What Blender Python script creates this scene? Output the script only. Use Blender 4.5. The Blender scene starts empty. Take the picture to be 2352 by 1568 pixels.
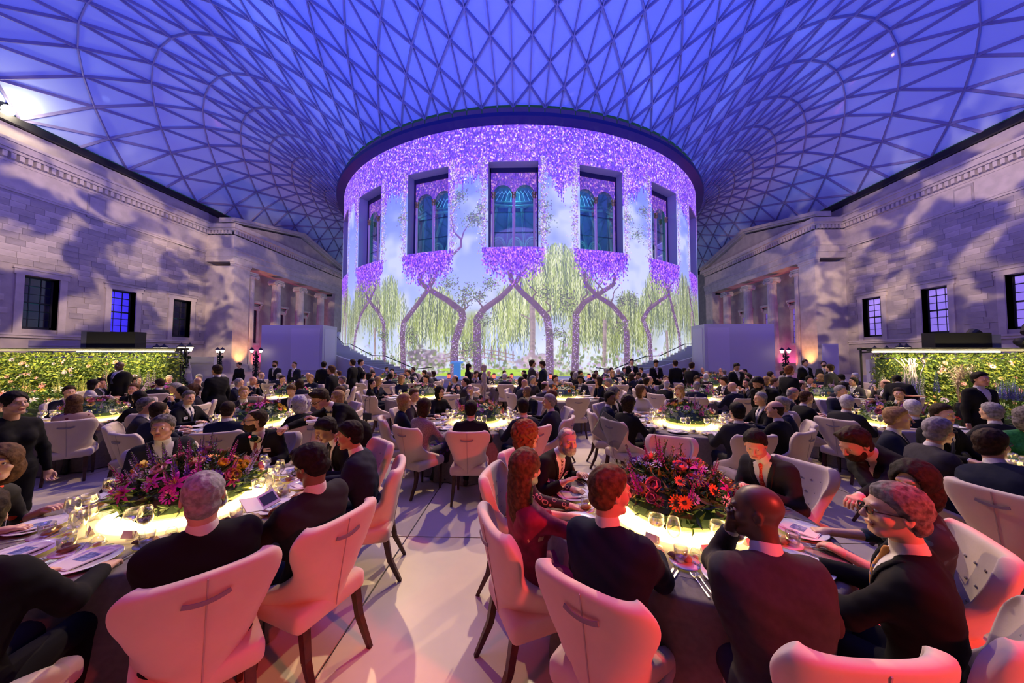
import bpy, bmesh, math, random
import numpy as np
from mathutils import Vector, Matrix
R_ = math.radians
rnd = random.Random(7)
scene = bpy.context.scene
COL = scene.collection

# ------------------------------------------------------------------ camera
cam_d = bpy.data.cameras.new('camera'); cam = bpy.data.objects.new('camera', cam_d); COL.objects.link(cam)
cam_d.sensor_width = 36.0; cam_d.lens = 36.0 * 752.13 / 2352.0; cam_d.shift_x = -11.84 / 2352.0
cam_d.clip_start = 0.05; cam_d.clip_end = 400
_y, _p, _r = -.0271, .0424, .001
_f = Vector((math.sin(_y) * math.cos(_p), math.cos(_y) * math.cos(_p), math.sin(_p)))
_rt = Vector((math.cos(_y), -math.sin(_y), 0)); _up = _rt.cross(_f)
_r2 = _rt * math.cos(_r) + _up * math.sin(_r); _u2 = -_rt * math.sin(_r) + _up * math.cos(_r)
cam.matrix_world = Matrix(((_r2.x, _u2.x, -_f.x, .95), (_r2.y, _u2.y, -_f.y, 0), (_r2.z, _u2.z, -_f.z, 2.0), (0, 0, 0, 1)))
scene.camera = cam

# ------------------------------------------------------------------ world, exposure
scene.view_settings.view_transform = 'Standard'; scene.view_settings.look = 'None'
scene.view_settings.exposure = 0.0; scene.view_settings.gamma = 1.0; scene.view_settings.use_curve_mapping = False
w = bpy.data.worlds.new('dusk_sky'); scene.world = w; w.use_nodes = True
w.node_tree.nodes['Background'].inputs[0].default_value = (0.03, 0.10, 0.16, 1)
w.node_tree.nodes['Background'].inputs[1].default_value = 0.35
cy = scene.cycles
cy.max_bounces = 6; cy.diffuse_bounces = 3; cy.glossy_bounces = 3; cy.transmission_bounces = 4; cy.transparent_max_bounces = 12
cy.caustics_reflective = False; cy.caustics_refractive = False; cy.sample_clamp_indirect = 3.0; cy.sample_clamp_direct = 0
cy.use_denoising = True

# ------------------------------------------------------------------ stage and architectural lights
def light(name, kind, loc, target, energy, color, size=1.0, spot=60, blend=.6, gobo=None, size_y=None, spread=None):
    d = bpy.data.lights.new(name, kind); d.energy = energy; d.color = color
    o = bpy.data.objects.new(name, d); COL.objects.link(o); o.location = loc
    if target is not None:
        o.rotation_euler = (Vector(target) - Vector(loc)).to_track_quat('-Z', 'Y').to_euler()
    if kind == 'AREA':
        d.shape = 'RECTANGLE' if size_y else 'DISK'; d.size = size
        if size_y: d.size_y = size_y
        if spread: d.spread = R_(spread)
    else: d.shadow_soft_size = size
    if kind == 'SPOT': d.spot_size = R_(spot); d.spot_blend = blend
    if gobo:                                   # patterned glass in the projector: the beam carries cloudy foliage shapes
        d.use_nodes = True; nt = d.node_tree; em = nt.nodes['Emission']
        tc = nt.nodes.new('ShaderNodeTexCoord'); no = nt.nodes.new('ShaderNodeTexNoise'); rp = nt.nodes.new('ShaderNodeValToRGB')
        mp = nt.nodes.new('ShaderNodeMapping'); mp.inputs['Location'].default_value = (gobo[3] if len(gobo) > 3 else 0, 3, 1)
        no.inputs['Scale'].default_value = gobo[0]; no.inputs['Detail'].default_value = 2.0; no.inputs['Distortion'].default_value = .6
        rp.color_ramp.elements[0].position = gobo[1]; rp.color_ramp.elements[1].position = gobo[2]
        rp.color_ramp.elements[0].color = (0, 0, 0, 1)
        nt.links.new(tc.outputs['Normal'], mp.inputs['Vector']); nt.links.new(mp.outputs[0], no.inputs['Vector'])
        nt.links.new(no.outputs[0], rp.inputs[0]); nt.links.new(rp.outputs[0], em.inputs['Color'])
    return o
BLUE = (.065, .105, 1.0); VIOLET = (.40, .22, 1.0); WARM = (1.0, .66, .34); CREAM = (1.0, .74, .50); RED = (1.0, .10, .08)
# blue wash on the glass roof, from unseen lamps in mid-air below it
for x, y, tx, ty, e in ((-14, 8, -18, 15, 3600), (14, 8, 18, 15, 3600), (0, 7, 0, 16, 2600), (-26, 24, -28, 28, 450), (26, 24, 28, 28, 450)):
    light('roof_wash_light', 'AREA', (x, y, 9.5), (tx, ty, 24), e, BLUE, 7.0, spread=170)
for x, y, tx, ty, e, s in ((-20, 18, -21, 20, 2600, 1.), (22, 20, 21, 22, 2200, 5.), (-28, 34, -30, 40, 900, 2.), (28, 34, 29, 41, 900, 3.)):
    light('roof_pattern_light', 'SPOT', (x, y, 8), (tx, ty, 24), e * 1.5, (.30, .42, 1.0), .3, 110, .8, (2.6, .50, .68, s))
# violet wash and dappled cream light on the two stone walls
for s in (-1, 1):
    light('wall_wash_light', 'AREA', (s * 12, 12, 16.5), (s * 36, 30, 8), 640, (.40, .17, .85), 4.0, spread=110)
    light('wall_pattern_light', 'SPOT', (s * 4, 9, 17), (s * 36.6, 25.5, 8.0), 46000, (1.0, .72, .56), .16, 50, .8, (12, .49, .575, 1.7 * s))
    light('wall_pattern_light', 'SPOT', (s * 17, 7, 16), (s * 33.8, 46, 10), 33000, (1.0, .70, .52), .16, 38, .5, (17, .49, .58, 4.1 * s))
# warm light on the tables from the drum ledge, unseen violet fill added overhead
light('hall_warm_light', 'SPOT', (3.0, 22.5, 19.0), (1.0, 5.0, 0), 16000, CREAM, .15, 80, .7)
light('hall_warm_light', 'SPOT', (-9.0, 23, 19.0), (-5.0, 6.0, 0), 11500, WARM, .15, 72, .7)
light('hall_warm_light', 'SPOT', (12.0, 25, 19.0), (7.0, 8.0, 0), 11500, WARM, .15, 72, .7)
light('hall_violet_fill', 'AREA', (0, 4, 18.0), (0, 8, 0), 360, VIOLET, 8.0, spread=150)
# red light from behind the tables nearest the entrance
light('entrance_red_light', 'SPOT', (4.7, -1.2, 3.2), (2.5, 1.3, .45), 1250, (1.0, .06, .04), .12, 62, .7)
light('entrance_red_light', 'SPOT', (-1.5, -1.3, 3.6), (-.8, 1.2, .1), 200, (1.0, .07, .14), .15, 70, .7)

# ------------------------------------------------------------------ materials
MATS = {}
def mat(name, col, rough=.6, metal=0., emit=None, es=0., noise=None, bump=None, spec=None, sheen=0, coat=0, trans=None):
    if name in MATS: return MATS[name]
    m = bpy.data.materials.new(name); m.use_nodes = True; nt = m.node_tree; b = nt.nodes['Principled BSDF']
    b.inputs['Base Color'].default_value = (*col, 1); b.inputs['Roughness'].default_value = rough; b.inputs['Metallic'].default_value = metal
    if spec is not None: b.inputs['Specular IOR Level'].default_value = spec
    if sheen: b.inputs['Sheen Weight'].default_value = sheen
    if coat: b.inputs['Coat Weight'].default_value = coat
    if emit is not None: b.inputs['Emission Color'].default_value = (*emit, 1); b.inputs['Emission Strength'].default_value = es
    if noise:                                  # (scale, second colour, detail)
        tc = nt.nodes.new('ShaderNodeTexCoord'); n = nt.nodes.new('ShaderNodeTexNoise'); mx = nt.nodes.new('ShaderNodeMix'); mx.data_type = 'RGBA'
        n.inputs['Scale'].default_value = noise[0]; n.inputs['Detail'].default_value = noise[2] if len(noise) > 2 else 4
        cr = nt.nodes.new('ShaderNodeMapRange'); cr.inputs[1].default_value = .38; cr.inputs[2].default_value = .62
        nt.links.new(tc.outputs['Object'], n.inputs['Vector']); nt.links.new(n.outputs[0], cr.inputs[0]); nt.links.new(cr.outputs[0], mx.inputs[0])
        mx.inputs[6].default_value = (*col, 1); mx.inputs[7].default_value = (*noise[1], 1); nt.links.new(mx.outputs[2], b.inputs['Base Color'])
    if bump:
        tc = nt.nodes.new('ShaderNodeTexCoord'); n = nt.nodes.new('ShaderNodeTexNoise'); bp = nt.nodes.new('ShaderNodeBump')
        n.inputs['Scale'].default_value = bump[0]; bp.inputs['Strength'].default_value = bump[1]; bp.inputs['Distance'].default_value = bump[2] if len(bump) > 2 else .01
        nt.links.new(tc.outputs['Object'], n.inputs['Vector']); nt.links.new(n.outputs[0], bp.inputs['Height']); nt.links.new(bp.outputs[0], b.inputs['Normal'])
    MATS[name] = m; return m
def glass_mat(name, tint=(1, 1, 1), refl=.08):
    m = bpy.data.materials.new(name); m.use_nodes = True; nt = m.node_tree; nt.nodes.remove(nt.nodes['Principled BSDF'])
    out = nt.nodes['Material Output']; t = nt.nodes.new('ShaderNodeBsdfTransparent'); g = nt.nodes.new('ShaderNodeBsdfGlossy'); mx = nt.nodes.new('ShaderNodeMixShader'); lw = nt.nodes.new('ShaderNodeLayerWeight')
    lw.inputs[0].default_value = .35; t.inputs[0].default_value = (*tint, 1); g.inputs['Roughness'].default_value = .04; g.inputs[0].default_value = (1, 1, 1, 1)
    mr = nt.nodes.new('ShaderNodeMapRange'); mr.inputs[3].default_value = refl; mr.inputs[4].default_value = .75
    nt.links.new(lw.outputs['Facing'], mr.inputs[0]); nt.links.new(mr.outputs[0], mx.inputs[0]); nt.links.new(t.outputs[0], mx.inputs[1]); nt.links.new(g.outputs[0], mx.inputs[2]); nt.links.new(mx.outputs[0], out.inputs[0])
    MATS[name] = m; return m
STONE = mat('limestone', (.42, .37, .29), .85, noise=(1.2, (.35, .31, .25)), bump=(14, .3, .01))
STONE2 = mat('limestone_pale', (.52, .46, .37), .85, noise=(1.5, (.44, .39, .31)))
STONE3 = mat('limestone_dull', (.30, .27, .22), .85, noise=(1.5, (.36, .32, .27)))
FLOORM = mat('court_limestone', (.56, .48, .36), .38, noise=(2.2, (.50, .43, .33)), bump=(30, .05, .003))
JOINT = mat('joint_dark', (.07, .065, .06), .9)
PLASTER = mat('white_partition', (.62, .60, .60), .7)
BLACK = mat('black_cloth', (.012, .012, .014), .8)
BLACKM = mat('black_metal', (.012, .012, .014), .5, .1)
STEEL = mat('roof_steel', (.26, .24, .36), .45, .1)
PANE = mat('fritted_glass', (.44, .56, .76), .32, spec=.4, coat=.2)
DARKG = mat('dark_window_glass', (.012, .012, .03), .08)
CHROME = mat('brushed_steel', (.75, .75, .78), .22, 1.0)

# ------------------------------------------------------------------ mesh helpers
def me_from(name, v, f, mats=(), mi=None, smooth=False):
    m = bpy.data.meshes.new(name); m.from_pydata([tuple(p) for p in v] if not isinstance(v, np.ndarray) else v.tolist(), [], f if isinstance(f, list) else f.tolist())
    for a in mats: m.materials.append(a)
    if mi is not None: m.polygons.foreach_set('material_index', np.asarray(mi, dtype=np.int32))
    if smooth: m.polygons.foreach_set('use_smooth', np.ones(len(m.polygons), dtype=bool))
    m.update(); return m
def ob(name, me, parent=None, loc=None, rot=None, sc=None, **props):
    o = bpy.data.objects.new(name, me); COL.objects.link(o)
    if parent is not None: o.parent = parent
    if loc is not None: o.location = loc
    if rot is not None: o.rotation_euler = rot
    if sc is not None: o.scale = sc if hasattr(sc, '__len__') else (sc, sc, sc)
    for k, v in props.items(): o[k] = v
    return o
def thing(name, label, cat, loc=(0, 0, 0), rz=0, group=None, me=None):
    o = ob(name, me, loc=loc, rot=(0, 0, rz)); o['label'] = label; o['category'] = cat
    if group: o['group'] = group
    return o
def struct(name, me=None, **k): return ob(name, me, kind='structure', **k)
def kids(o): return KIDS.get(o.name, [])
def copy_tree(o, loc=None, rz=None, label=None, group=None, sc=None, parent=None):
    c = o.copy(); COL.objects.link(c)
    if parent is not None: c.parent = parent
    if loc is not None: c.location = loc
    if rz is not None: c.rotation_euler = (0, 0, rz)
    if sc is not None: c.scale = (sc, sc, sc) if not hasattr(sc, '__len__') else sc
    if label: c['label'] = label
    if group: c['group'] = group
    for ch in list(o.children): copy_tree(ch, parent=c)
    return c
class B:                                       # collects boxes, bars, lathes into one mesh
    def __init__(s): s.v = []; s.f = []; s.m = []
    def add(s, v, f, mi=0):
        n = len(s.v); s.v += [tuple(p) for p in v]; s.f += [tuple(n + i for i in q) for q in f]; s.m += [mi] * len(f); return s
    def box(s, a, b, mi=0, M=None):
        x0, y0, z0 = a; x1, y1, z1 = b
        v = [(x0, y0, z0), (x1, y0, z0), (x1, y1, z0), (x0, y1, z0), (x0, y0, z1), (x1, y0, z1), (x1, y1, z1), (x0, y1, z1)]
        if M is not None: v = [M @ Vector(p) for p in v]
        return s.add(v, [(0, 3, 2, 1), (4, 5, 6, 7), (0, 1, 5, 4), (1, 2, 6, 5), (2, 3, 7, 6), (3, 0, 4, 7)], mi)
    def bar(s, p, q, w=.02, h=None, mi=0, n=4, w2=None, up=(0, 0, 1)):
        p = Vector(p); q = Vector(q); d = (q - p).normalized(); h = h or w; u = Vector(up)
        if abs(d.dot(u)) > .97: u = Vector((1, 0, 0))
        a = d.cross(u).normalized(); b = a.cross(d).normalized(); r2 = (w2 / w) if w2 is not None else 1
        v = []
        for c, k in ((p, 1), (q, r2)):
            for i in range(n):
                t = 2 * math.pi * (i + .5) / n; e = math.sqrt(2) if n == 4 else 1
                v.append(c + a * math.cos(t) * w / 2 * e * k + b * math.sin(t) * h / 2 * e * k)
        f = [(i, (i + 1) % n, n + (i + 1) % n, n + i) for i in range(n)] + [tuple(range(n - 1, -1, -1)), tuple(range(n, 2 * n))]
        return s.add(v, f, mi)
    def path(s, pts, r, mi=0, n=6):
        for i in range(len(pts) - 1): s.bar(pts[i], pts[i + 1], 2 * (r[i] if hasattr(r, '__len__') else r), mi=mi, n=n, w2=2 * (r[i + 1] if hasattr(r, '__len__') else r))
        return s
    def lathe(s, prof, n=16, mi=0, c=(0, 0, 0), M=None, cap=True):
        v = []; f = []
        for r, z in prof:
            for i in range(n):
                t = 2 * math.pi * i / n; v.append((c[0] + r * math.cos(t), c[1] + r * math.sin(t), c[2] + z))
        for j in range(len(prof) - 1):
            for i in range(n): f.append((j * n + i, j * n + (i + 1) % n, (j + 1) * n + (i + 1) % n, (j + 1) * n + i))
        if cap:
            if prof[0][0] > 1e-4: f.append(tuple(range(n - 1, -1, -1)))
            if prof[-1][0] > 1e-4: f.append(tuple((len(prof) - 1) * n + i for i in range(n)))
        if M is not None: v = [M @ Vector(p) for p in v]
        return s.add(v, f, mi)
    def prism(s, poly, d, axis='y', o=(0, 0, 0), mi=0):      # polygon in the plane across the axis, extruded by d
        n = len(poly); v = []
        for k in (0, d):
            for a, b in poly: v.append((o[0] + a, o[1] + k, o[2] + b) if axis == 'y' else (o[0] + k, o[1] + a, o[2] + b) if axis == 'x' else (o[0] + a, o[1] + b, o[2] + k))
        return s.add(v, [tuple(range(n)), tuple(range(2 * n - 1, n - 1, -1))] + [(i, n + i, n + (i + 1) % n, (i + 1) % n) for i in range(n)], mi)
    def mesh(s, name, *mats, smooth=False):
        m = me_from(name, s.v, s.f, mats, s.m, smooth)
        return m
def fixn(me):
    bm = bmesh.new(); bm.from_mesh(me); bmesh.ops.recalc_face_normals(bm, faces=bm.faces); bm.to_mesh(me); bm.free(); return me

# ------------------------------------------------------------------ floor of stone slabs
fl = struct('floor', B().box((-36.7, -1.5, -.3), (36.7, 70, -.012)).mesh('floor', JOINT))
slabs = [B().box((0, 0, 0), (1.484, 2.384, .012)).mesh('floor_slab', m) for m in (FLOORM, mat('court_limestone_b', (.52, .45, .35), .40, noise=(2.0, (.57, .50, .39))))]
far = B(); n = 0
for j in range(-1, 29):
    for i in range(-24, 25):
        x0 = i * 1.5 - .35 + (0 if j % 2 else .0); y0 = j * 2.4 + 1.28
        if -6 <= i <= 7 and -1 <= j < 9: ob('floor_slab', slabs[(i * 7 + j * 3) % 2], fl, (x0, y0, -.012)); n += 1
        elif y0 < 66: far.box((x0, y0, -.012), (x0 + 1.484, y0 + 2.384, 0))
ob('floor_slabs', far.mesh('floor_slabs', FLOORM), fl, kind='stuff')

# ------------------------------------------------------------------ long stone walls with windows, mouldings and dentils
WX = 36.62
WIN_Y = [2.55 + 5.18 * k for k in range(7)]        # nearest jamb of each window
WZ0, WZ1, WW = 3.95, 8.0, 1.88
block_m = [B().box((-.01, .006, .006), (.03, 1, 1)).mesh('stone_block', m) for m in (STONE, STONE2, STONE3)]
def stone_wall(side, name, y_end=70.):
    s = 1 if side > 0 else -1
    wl = struct(name)
    b = B()                                    # masonry core with the window openings left out
    ys = [-1.5]
    for y in WIN_Y: ys += [y, y + WW]
    ys.append(y_end)
    def bx(y0, y1, z0, z1, x0=0, x1=1.5):
        b.box((min(s * (WX + x0), s * (WX + x1)), y0, z0), (max(s * (WX + x0), s * (WX + x1)), y1, z1))
    for k in range(0, len(ys), 2): bx(ys[k], ys[k + 1], 0, 19.0, .02)
    for y in WIN_Y: bx(y, y + WW, 0, WZ0, .02); bx(y, y + WW, WZ1, 13.9 if abs(y - 23.27) > 9 else 19., .02)
    ob('masonry', b.mesh('masonry', STONE), wl)
    # ashlar blocks: courses .45 m, lengths .8 to 1.3 m
    cnt = 0; stuff = B(); cands = []
    z = 4.1; row = 0
    while z < 13.6:
        y = 14.0 + (row % 2) * .55
        while y < 36.6:
            L = rnd.choice((.95, 1.15, 1.3, .8)); y1 = min(y + L, 36.8)
            hit = any(y < w0 + WW + .42 and y1 > w0 - .42 and z + .45 > 3.5 and z < WZ1 + .5 for w0 in WIN_Y)
            if not hit: cands.append((y, z, y1 - y))
            y = y1
        z += .46; row += 1
    cands.sort(key=lambda c: abs(c[0] - 26) + .6 * abs(c[1] - 9) if c[0] > 20 else 99)
    for i, (y, z, L) in enumerate(cands):
        m = rnd.choice((0, 0, 1, 1, 2))
        if i < 300: ob('stone_block', block_m[m], wl, (s * WX - (.0 if s > 0 else .0), y, z), (0, 0, 0 if s < 0 else 0), (1 if s < 0 else -1, L - .012, .45))
        else: stuff.box((min(s * WX, s * (WX - .03)), y, z + .006), (max(s * WX, s * (WX - .03)), y + L - .012, z + .45), m)
    ob('stone_blocks', stuff.mesh('stone_blocks', STONE, STONE2, STONE3), wl, kind='stuff')
    # mouldings
    c = B()
    def run(z0, z1, out, y0=-1.5, y1=37.0, t=None):
        (t or c).box((min(s * (WX + .05), s * (WX - out)), y0, z0), (max(s * (WX + .05), s * (WX - out)), y1, z1))
    run(3.28, 3.46, .16); run(3.46, 3.62, .24)
    run(13.95, 14.12, .10); run(14.12, 14.3, .16); run(14.3, 16.0, .04)
    run(16.0, 16.2, .10); run(16.2, 16.62, .12); run(16.62, 16.8, .55); run(16.8, 17.25, .75); run(17.25, 17.45, .9); run(17.45, 19.0, .15); run(18.7, 19.05, .3)
    ob('cornice', c.mesh('cornice', STONE2), wl)
    dm = B().box((-.2, 0, 0), (.2, .24, .4)).mesh('dentil', STONE2)
    for k in range(90):
        y = 36.6 - k * .405
        if y < 1: break
        ob('dentil', dm, wl, (s * (WX - .28), y, 16.2))
    # square niches just under the cornice
    for y0 in (26.6, 11.1):
        f = B(); x = s * (WX - .06)
        f.box((x - .03, y0 - .12, 13.8), (x + .03, y0 + 1.12, 15.8)); ob('niche_frame', f.mesh('niche_frame', STONE3), wl)
        ob('niche_panel', B().box((x - .07, y0, 13.95), (x + .07, y0 + 1.0, 15.62)).mesh('niche_panel', STONE2), wl)
    # windows
    for k, y0 in enumerate(WIN_Y):
        wn = ob('window', None, wl)
        sur = B(); X = s * WX
        def fr(ya, yb, za, zb, out): sur.box((min(X + s * .1, X - s * out), ya, za), (max(X + s * .1, X - s * out), yb, zb))
        fr(y0 - .42, y0, 3.62, WZ1 + .02, .10); fr(y0 + WW, y0 + WW + .42, 3.62, WZ1 + .02, .10); fr(y0 - .52, y0 + WW + .52, WZ1, WZ1 + .45, .12); fr(y0 - .6, y0 + WW + .6, WZ1 + .4, WZ1 + .52, .2)
        for yy in (y0 - .02, y0 + WW): sur.box((min(X, X + s * .75), yy, WZ0), (max(X, X + s * .75), yy + .02, WZ1))
        ob('surround', sur.mesh('surround', STONE2), wn)
        sash = B(); xx = X + s * .55
        for ya in (y0, y0 + WW - .1): sash.box((xx - .06, ya, WZ0), (xx + .06, ya + .1, WZ1))
        sash.box((xx - .06, y0, WZ0), (xx + .06, y0 + WW, WZ0 + .2)); sash.box((xx - .06, y0, WZ1 - .1), (xx + .06, y0 + WW, WZ1)); sash.box((xx - .05, y0, 5.98), (xx + .05, y0 + WW, 6.06))
        ob('sash_frame', sash.mesh('sash_frame', BLACKM), wn)
        gb = B()
        for q in (1, 2): gb.box((xx - .03, y0 + WW * q / 3 - .02, WZ0), (xx + .03, y0 + WW * q / 3 + .02, WZ1))
        for q in (1, 2, 4, 5): z = WZ0 + .15 + (WZ1 - WZ0 - .2) * q / 6; gb.box((xx - .03, y0, z - .02), (xx + .03, y0 + WW, z + .02))
        ob('glazing_bars', gb.mesh('glazing_bars', BLACKM), wn)
        lit = (s < 0 and k == 5) or (s > 0 and k in (4, 5, 6))
        pm = [mat('blind_lit_blue', (.03, .03, .5), .6, emit=(.05, .03, .75), es=.9), mat('blind_lit_lilac', (.3, .25, .6), .6, emit=(.30, .20, .75), es=.75)][int(s > 0)] if lit else DARKG
        for a in range(3):
            for bq in range(2):
                for h in range(3): ob('pane', PANEMESH(pm), wn, (xx, y0 + .12 + (WW - .2) * a / 3, (WZ0 + .2 if bq == 0 else 6.06) + h * (.6 if bq == 0 else .615)))
    return wl
_pm = {}
def PANEMESH(m):
    if m.name not in _pm: _pm[m.name] = B().box((-.012, 0, 0), (.012, .52, .57)).mesh('pane', m)
    return _pm[m.name]
wall_l = stone_wall(-1, 'wall_left'); wall_r = stone_wall(1, 'wall_right')
wb = struct('wall_back', B().box((-36.7, 97, 0), (36.7, 98, 19)).mesh('wall_back', STONE)); 
wf = struct('wall_front', B().box((-36.7, -2.5, 0), (36.7, -1.5, 19)).mesh('wall_front', mat('dark_end_wall', (.035, .03, .04), .9)))  # unseen end wall, colour darkened to stop it bouncing light onto chair backs
for s_, nm in ((-1, 'wall_left_far'), (1, 'wall_right_far')):
    struct(nm, B().box((min(s_ * WX, s_ * (WX + 1)), 70, 0), (max(s_ * WX, s_ * (WX + 1)), 98, 19)).mesh(nm, STONE))

# ------------------------------------------------------------------ porticoes with Ionic columns
def column_shaft():
    N = 24 * 2; prof = [(0.62, .35), (.61, 2.), (.585, 5.), (.55, 8.5), (.52, 11.6)]; b = B(); v = []; f = []
    for r, z in prof:
        for i in range(N):
            rr = r * (1 if i % 2 else .93); t = 2 * math.pi * i / N; v.append((rr * math.cos(t), rr * math.sin(t), z))
    for j in range(len(prof) - 1):
        for i in range(N): f.append((j * N + i, j * N + (i + 1) % N, (j + 1) * N + (i + 1) % N, (j + 1) * N + i))
    return b.add(v, f).mesh('shaft', STONE2)
def capital():
    b = B(); b.lathe([(.54, 11.55), (.6, 11.7), (.66, 11.85), (.6, 11.95)], 20); b.box((-.62, -.62, 12.22), (.62, .62, 12.4)); b.box((-.5, -.72, 12.0), (.5, .72, 12.22))
    for sy in (-1, 1):                         # scrolls: spirals on both faces, joined by a bolster
        M = Matrix.Translation((0, sy * .66, 11.92)) @ Matrix.Rotation(R_(90), 4, 'Y')
        b.lathe([(.30, -.5), (.22, -.42), (.17, 0), (.22, .42), (.30, .5)], 16, M=M)
        for fx in (-.52, .52):
            pts = []
            for k in range(15):
                t = k * .62; r = .27 * (1 - k / 17); pts.append((fx, sy * .66 + r * math.cos(t) * sy, 11.92 + r * math.sin(t)))
            b.path(pts, .028, n=4)
    return b.mesh('capital', STONE2)
SH = column_shaft(); CAP = capital(); BASE = B().lathe([(.78, 0), (.78, .1), (.72, .16), (.76, .24), (.66, .3), (.66, .36)], 24).mesh('plinth', STONE2)
def portico(s, name):
    P = struct(name); XF = 33.3
    def bx(b, xa, xb, ya, yb, za, zb): b.box((min(s * xa, s * xb), ya, za), (max(s * xa, s * xb), yb, zb))
    b = B()
    for ya, yb in ((37.2, 39.35), (57.4, 59.5)): bx(b, XF, 36.7, ya, yb, 0, 12.5)
    ob('pilaster', b.mesh('pilaster', STONE2), P)
    b = B()
    for ya, yb in ((37.2, 39.35), (57.4, 59.5)): bx(b, XF - .06, XF + .5, ya - .06, yb + .06, 12.5, 12.75); bx(b, XF - .14, XF + .5, ya - .12, yb + .12, 12.75, 12.95); bx(b, XF - .12, 36.7, ya - .12, yb + .12, 0, .9)
    ob('pilaster_moulding', b.mesh('pilaster_moulding', STONE2), P)
    b = B(); bx(b, XF, 36.7, 37.0, 59.7, 12.95, 13.6); bx(b, XF - .08, 36.7, 36.92, 59.78, 13.6, 14.3); bx(b, XF - .16, 36.7, 36.84, 59.86, 14.3, 14.5); bx(b, XF, 36.7, 37.0, 59.7, 14.5, 16.1); bx(b, XF - .3, 36.7, 36.7, 60, 16.6, 16.8); bx(b, XF - .55, 36.7, 36.45, 60.2, 16.8, 17.3)
    ob('entablature', b.mesh('entablature', STONE2), P)
    dm = B().box((-.13, 0, 0), (.13, .22, .4)).mesh('dentil', STONE2)
    for k in range(56): ob('dentil', dm, P, (s * (XF - .12), 37.0 + k * .405, 16.2))
    for k in range(8): ob('dentil', dm, P, (s * (XF + .3 + k * .4), 36.88, 16.2), (0, 0, R_(90)))
    # pediment: tympanum and two raking cornices
    t = B(); t.prism([(37, 17.3), (59.7, 17.3), (48.35, 19.75)], .5, 'x', (s * XF - (.0 if s > 0 else .5), 0, 0)); ob('tympanum', t.mesh('tympanum', STONE), P)
    for q, (ya, yb) in enumerate(((36.3, 48.35), (60.4, 48.35))):
        r = B(); za, zb = 17.35, 20.0
        for o, z0, z1 in ((.3, 0, .18), (.6, .18, .55)):
            v = [];
            for yy, zz in ((ya, za), (yb, zb)):
                for xo in (XF - o, XF + 1.2):
                    for dz in (z0, z1): v.append((s * xo, yy, zz + dz))
            r.add(v, [(0, 1, 3, 2), (4, 6, 7, 5), (0, 4, 5, 1), (2, 3, 7, 6), (1, 5, 7, 3), (0, 2, 6, 4)])
        ob('raking_cornice', fixn(r.mesh('raking_cornice', STONE2)), P)
    rb = B().box((min(s * 34.3, s * 37), 37, 17.2), (max(s * 34.3, s * 37), 59.7, 17.6)); ob('portico_roof', rb.mesh('portico_roof', STONE3), P)
    # wall inside the portico and its framed windows
    iw = B(); bx(iw, 35.6, 36.6, 39.3, 57.4, 0, 13); ob('inner_wall', iw.mesh('inner_wall', STONE), P)
    for y0 in (41.2, 46.0, 50.9):
        w_ = ob('portico_window', None, P); f = B()
        bx(f, 35.35, 35.65, y0, y0 + .35, 3.6, 8.0); bx(f, 35.35, 35.65, y0 + 1.85, y0 + 2.2, 3.6, 8.0); bx(f, 35.3, 35.65, y0 - .1, y0 + 2.3, 8.0, 8.5); bx(f, 35.05, 35.65, y0 - .3, y0 + 2.5, 8.9, 9.2); bx(f, 35.3, 35.6, y0 - .1, y0 + 2.3, 3.3, 3.6)
        for yy in (y0 - .15, y0 + 2.1): bx(f, 35.15, 35.6, yy, yy + .22, 8.3, 8.95); bx(f, 35.05, 35.4, yy, yy + .22, 8.7, 8.95)
        ob('surround', f.mesh('surround', STONE2), w_)
        g = B(); bx(g, 35.45, 35.57, y0 + .35, y0 + 1.85, 3.6, 8.0); ob('pane', g.mesh('pane', DARKG if s < 0 else mat('blind_lit_lilac_dim', (.2, .15, .5), .6, emit=(.2, .13, .6), es=.4)), w_)
        g = B()
        for q in (1, 2): bx(g, 35.42, 35.46, y0 + .35 + .5 * q - .02, y0 + .35 + .5 * q + .02, 3.6, 8)
        for q in range(1, 6): bx(g, 35.42, 35.46, y0 + .35, y0 + 1.85, 3.6 + .73 * q - .02, 3.6 + .73 * q + .02)
        ob('glazing_bars', g.mesh('glazing_bars', BLACKM), w_)
    for k, y in enumerate((40.1, 44.6, 49.4, 54.5)):
        c = ob('ionic_column', None, P, (s * 34.0, y, 0), kind='structure'); ob('shaft', SH, c); ob('capital', CAP, c, rot=(0, 0, 0 if s < 0 else math.pi)); ob('plinth', BASE, c)
    light('column_uplight', 'SPOT', (s * 32.4, 38.1, .25), (s * 33.4, 38.3, 6), 1500, (1.0, .42, .12), .12, 75, .8)
    light('column_uplight', 'SPOT', (s * 32.9, 40.6, .25), (s * 34.0, 40.2, 6), 700, (1.0, .12, .10), .12, 70, .8)
    light('column_uplight', 'AREA', (s * 34.9, 47.5, 1.0), (s * 34.9, 47.5, 12), 420, (1.0, .10, .45), 1.2, size_y=14)
portico(-1, 'trim_1'); portico(1, 'trim_2')
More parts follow.
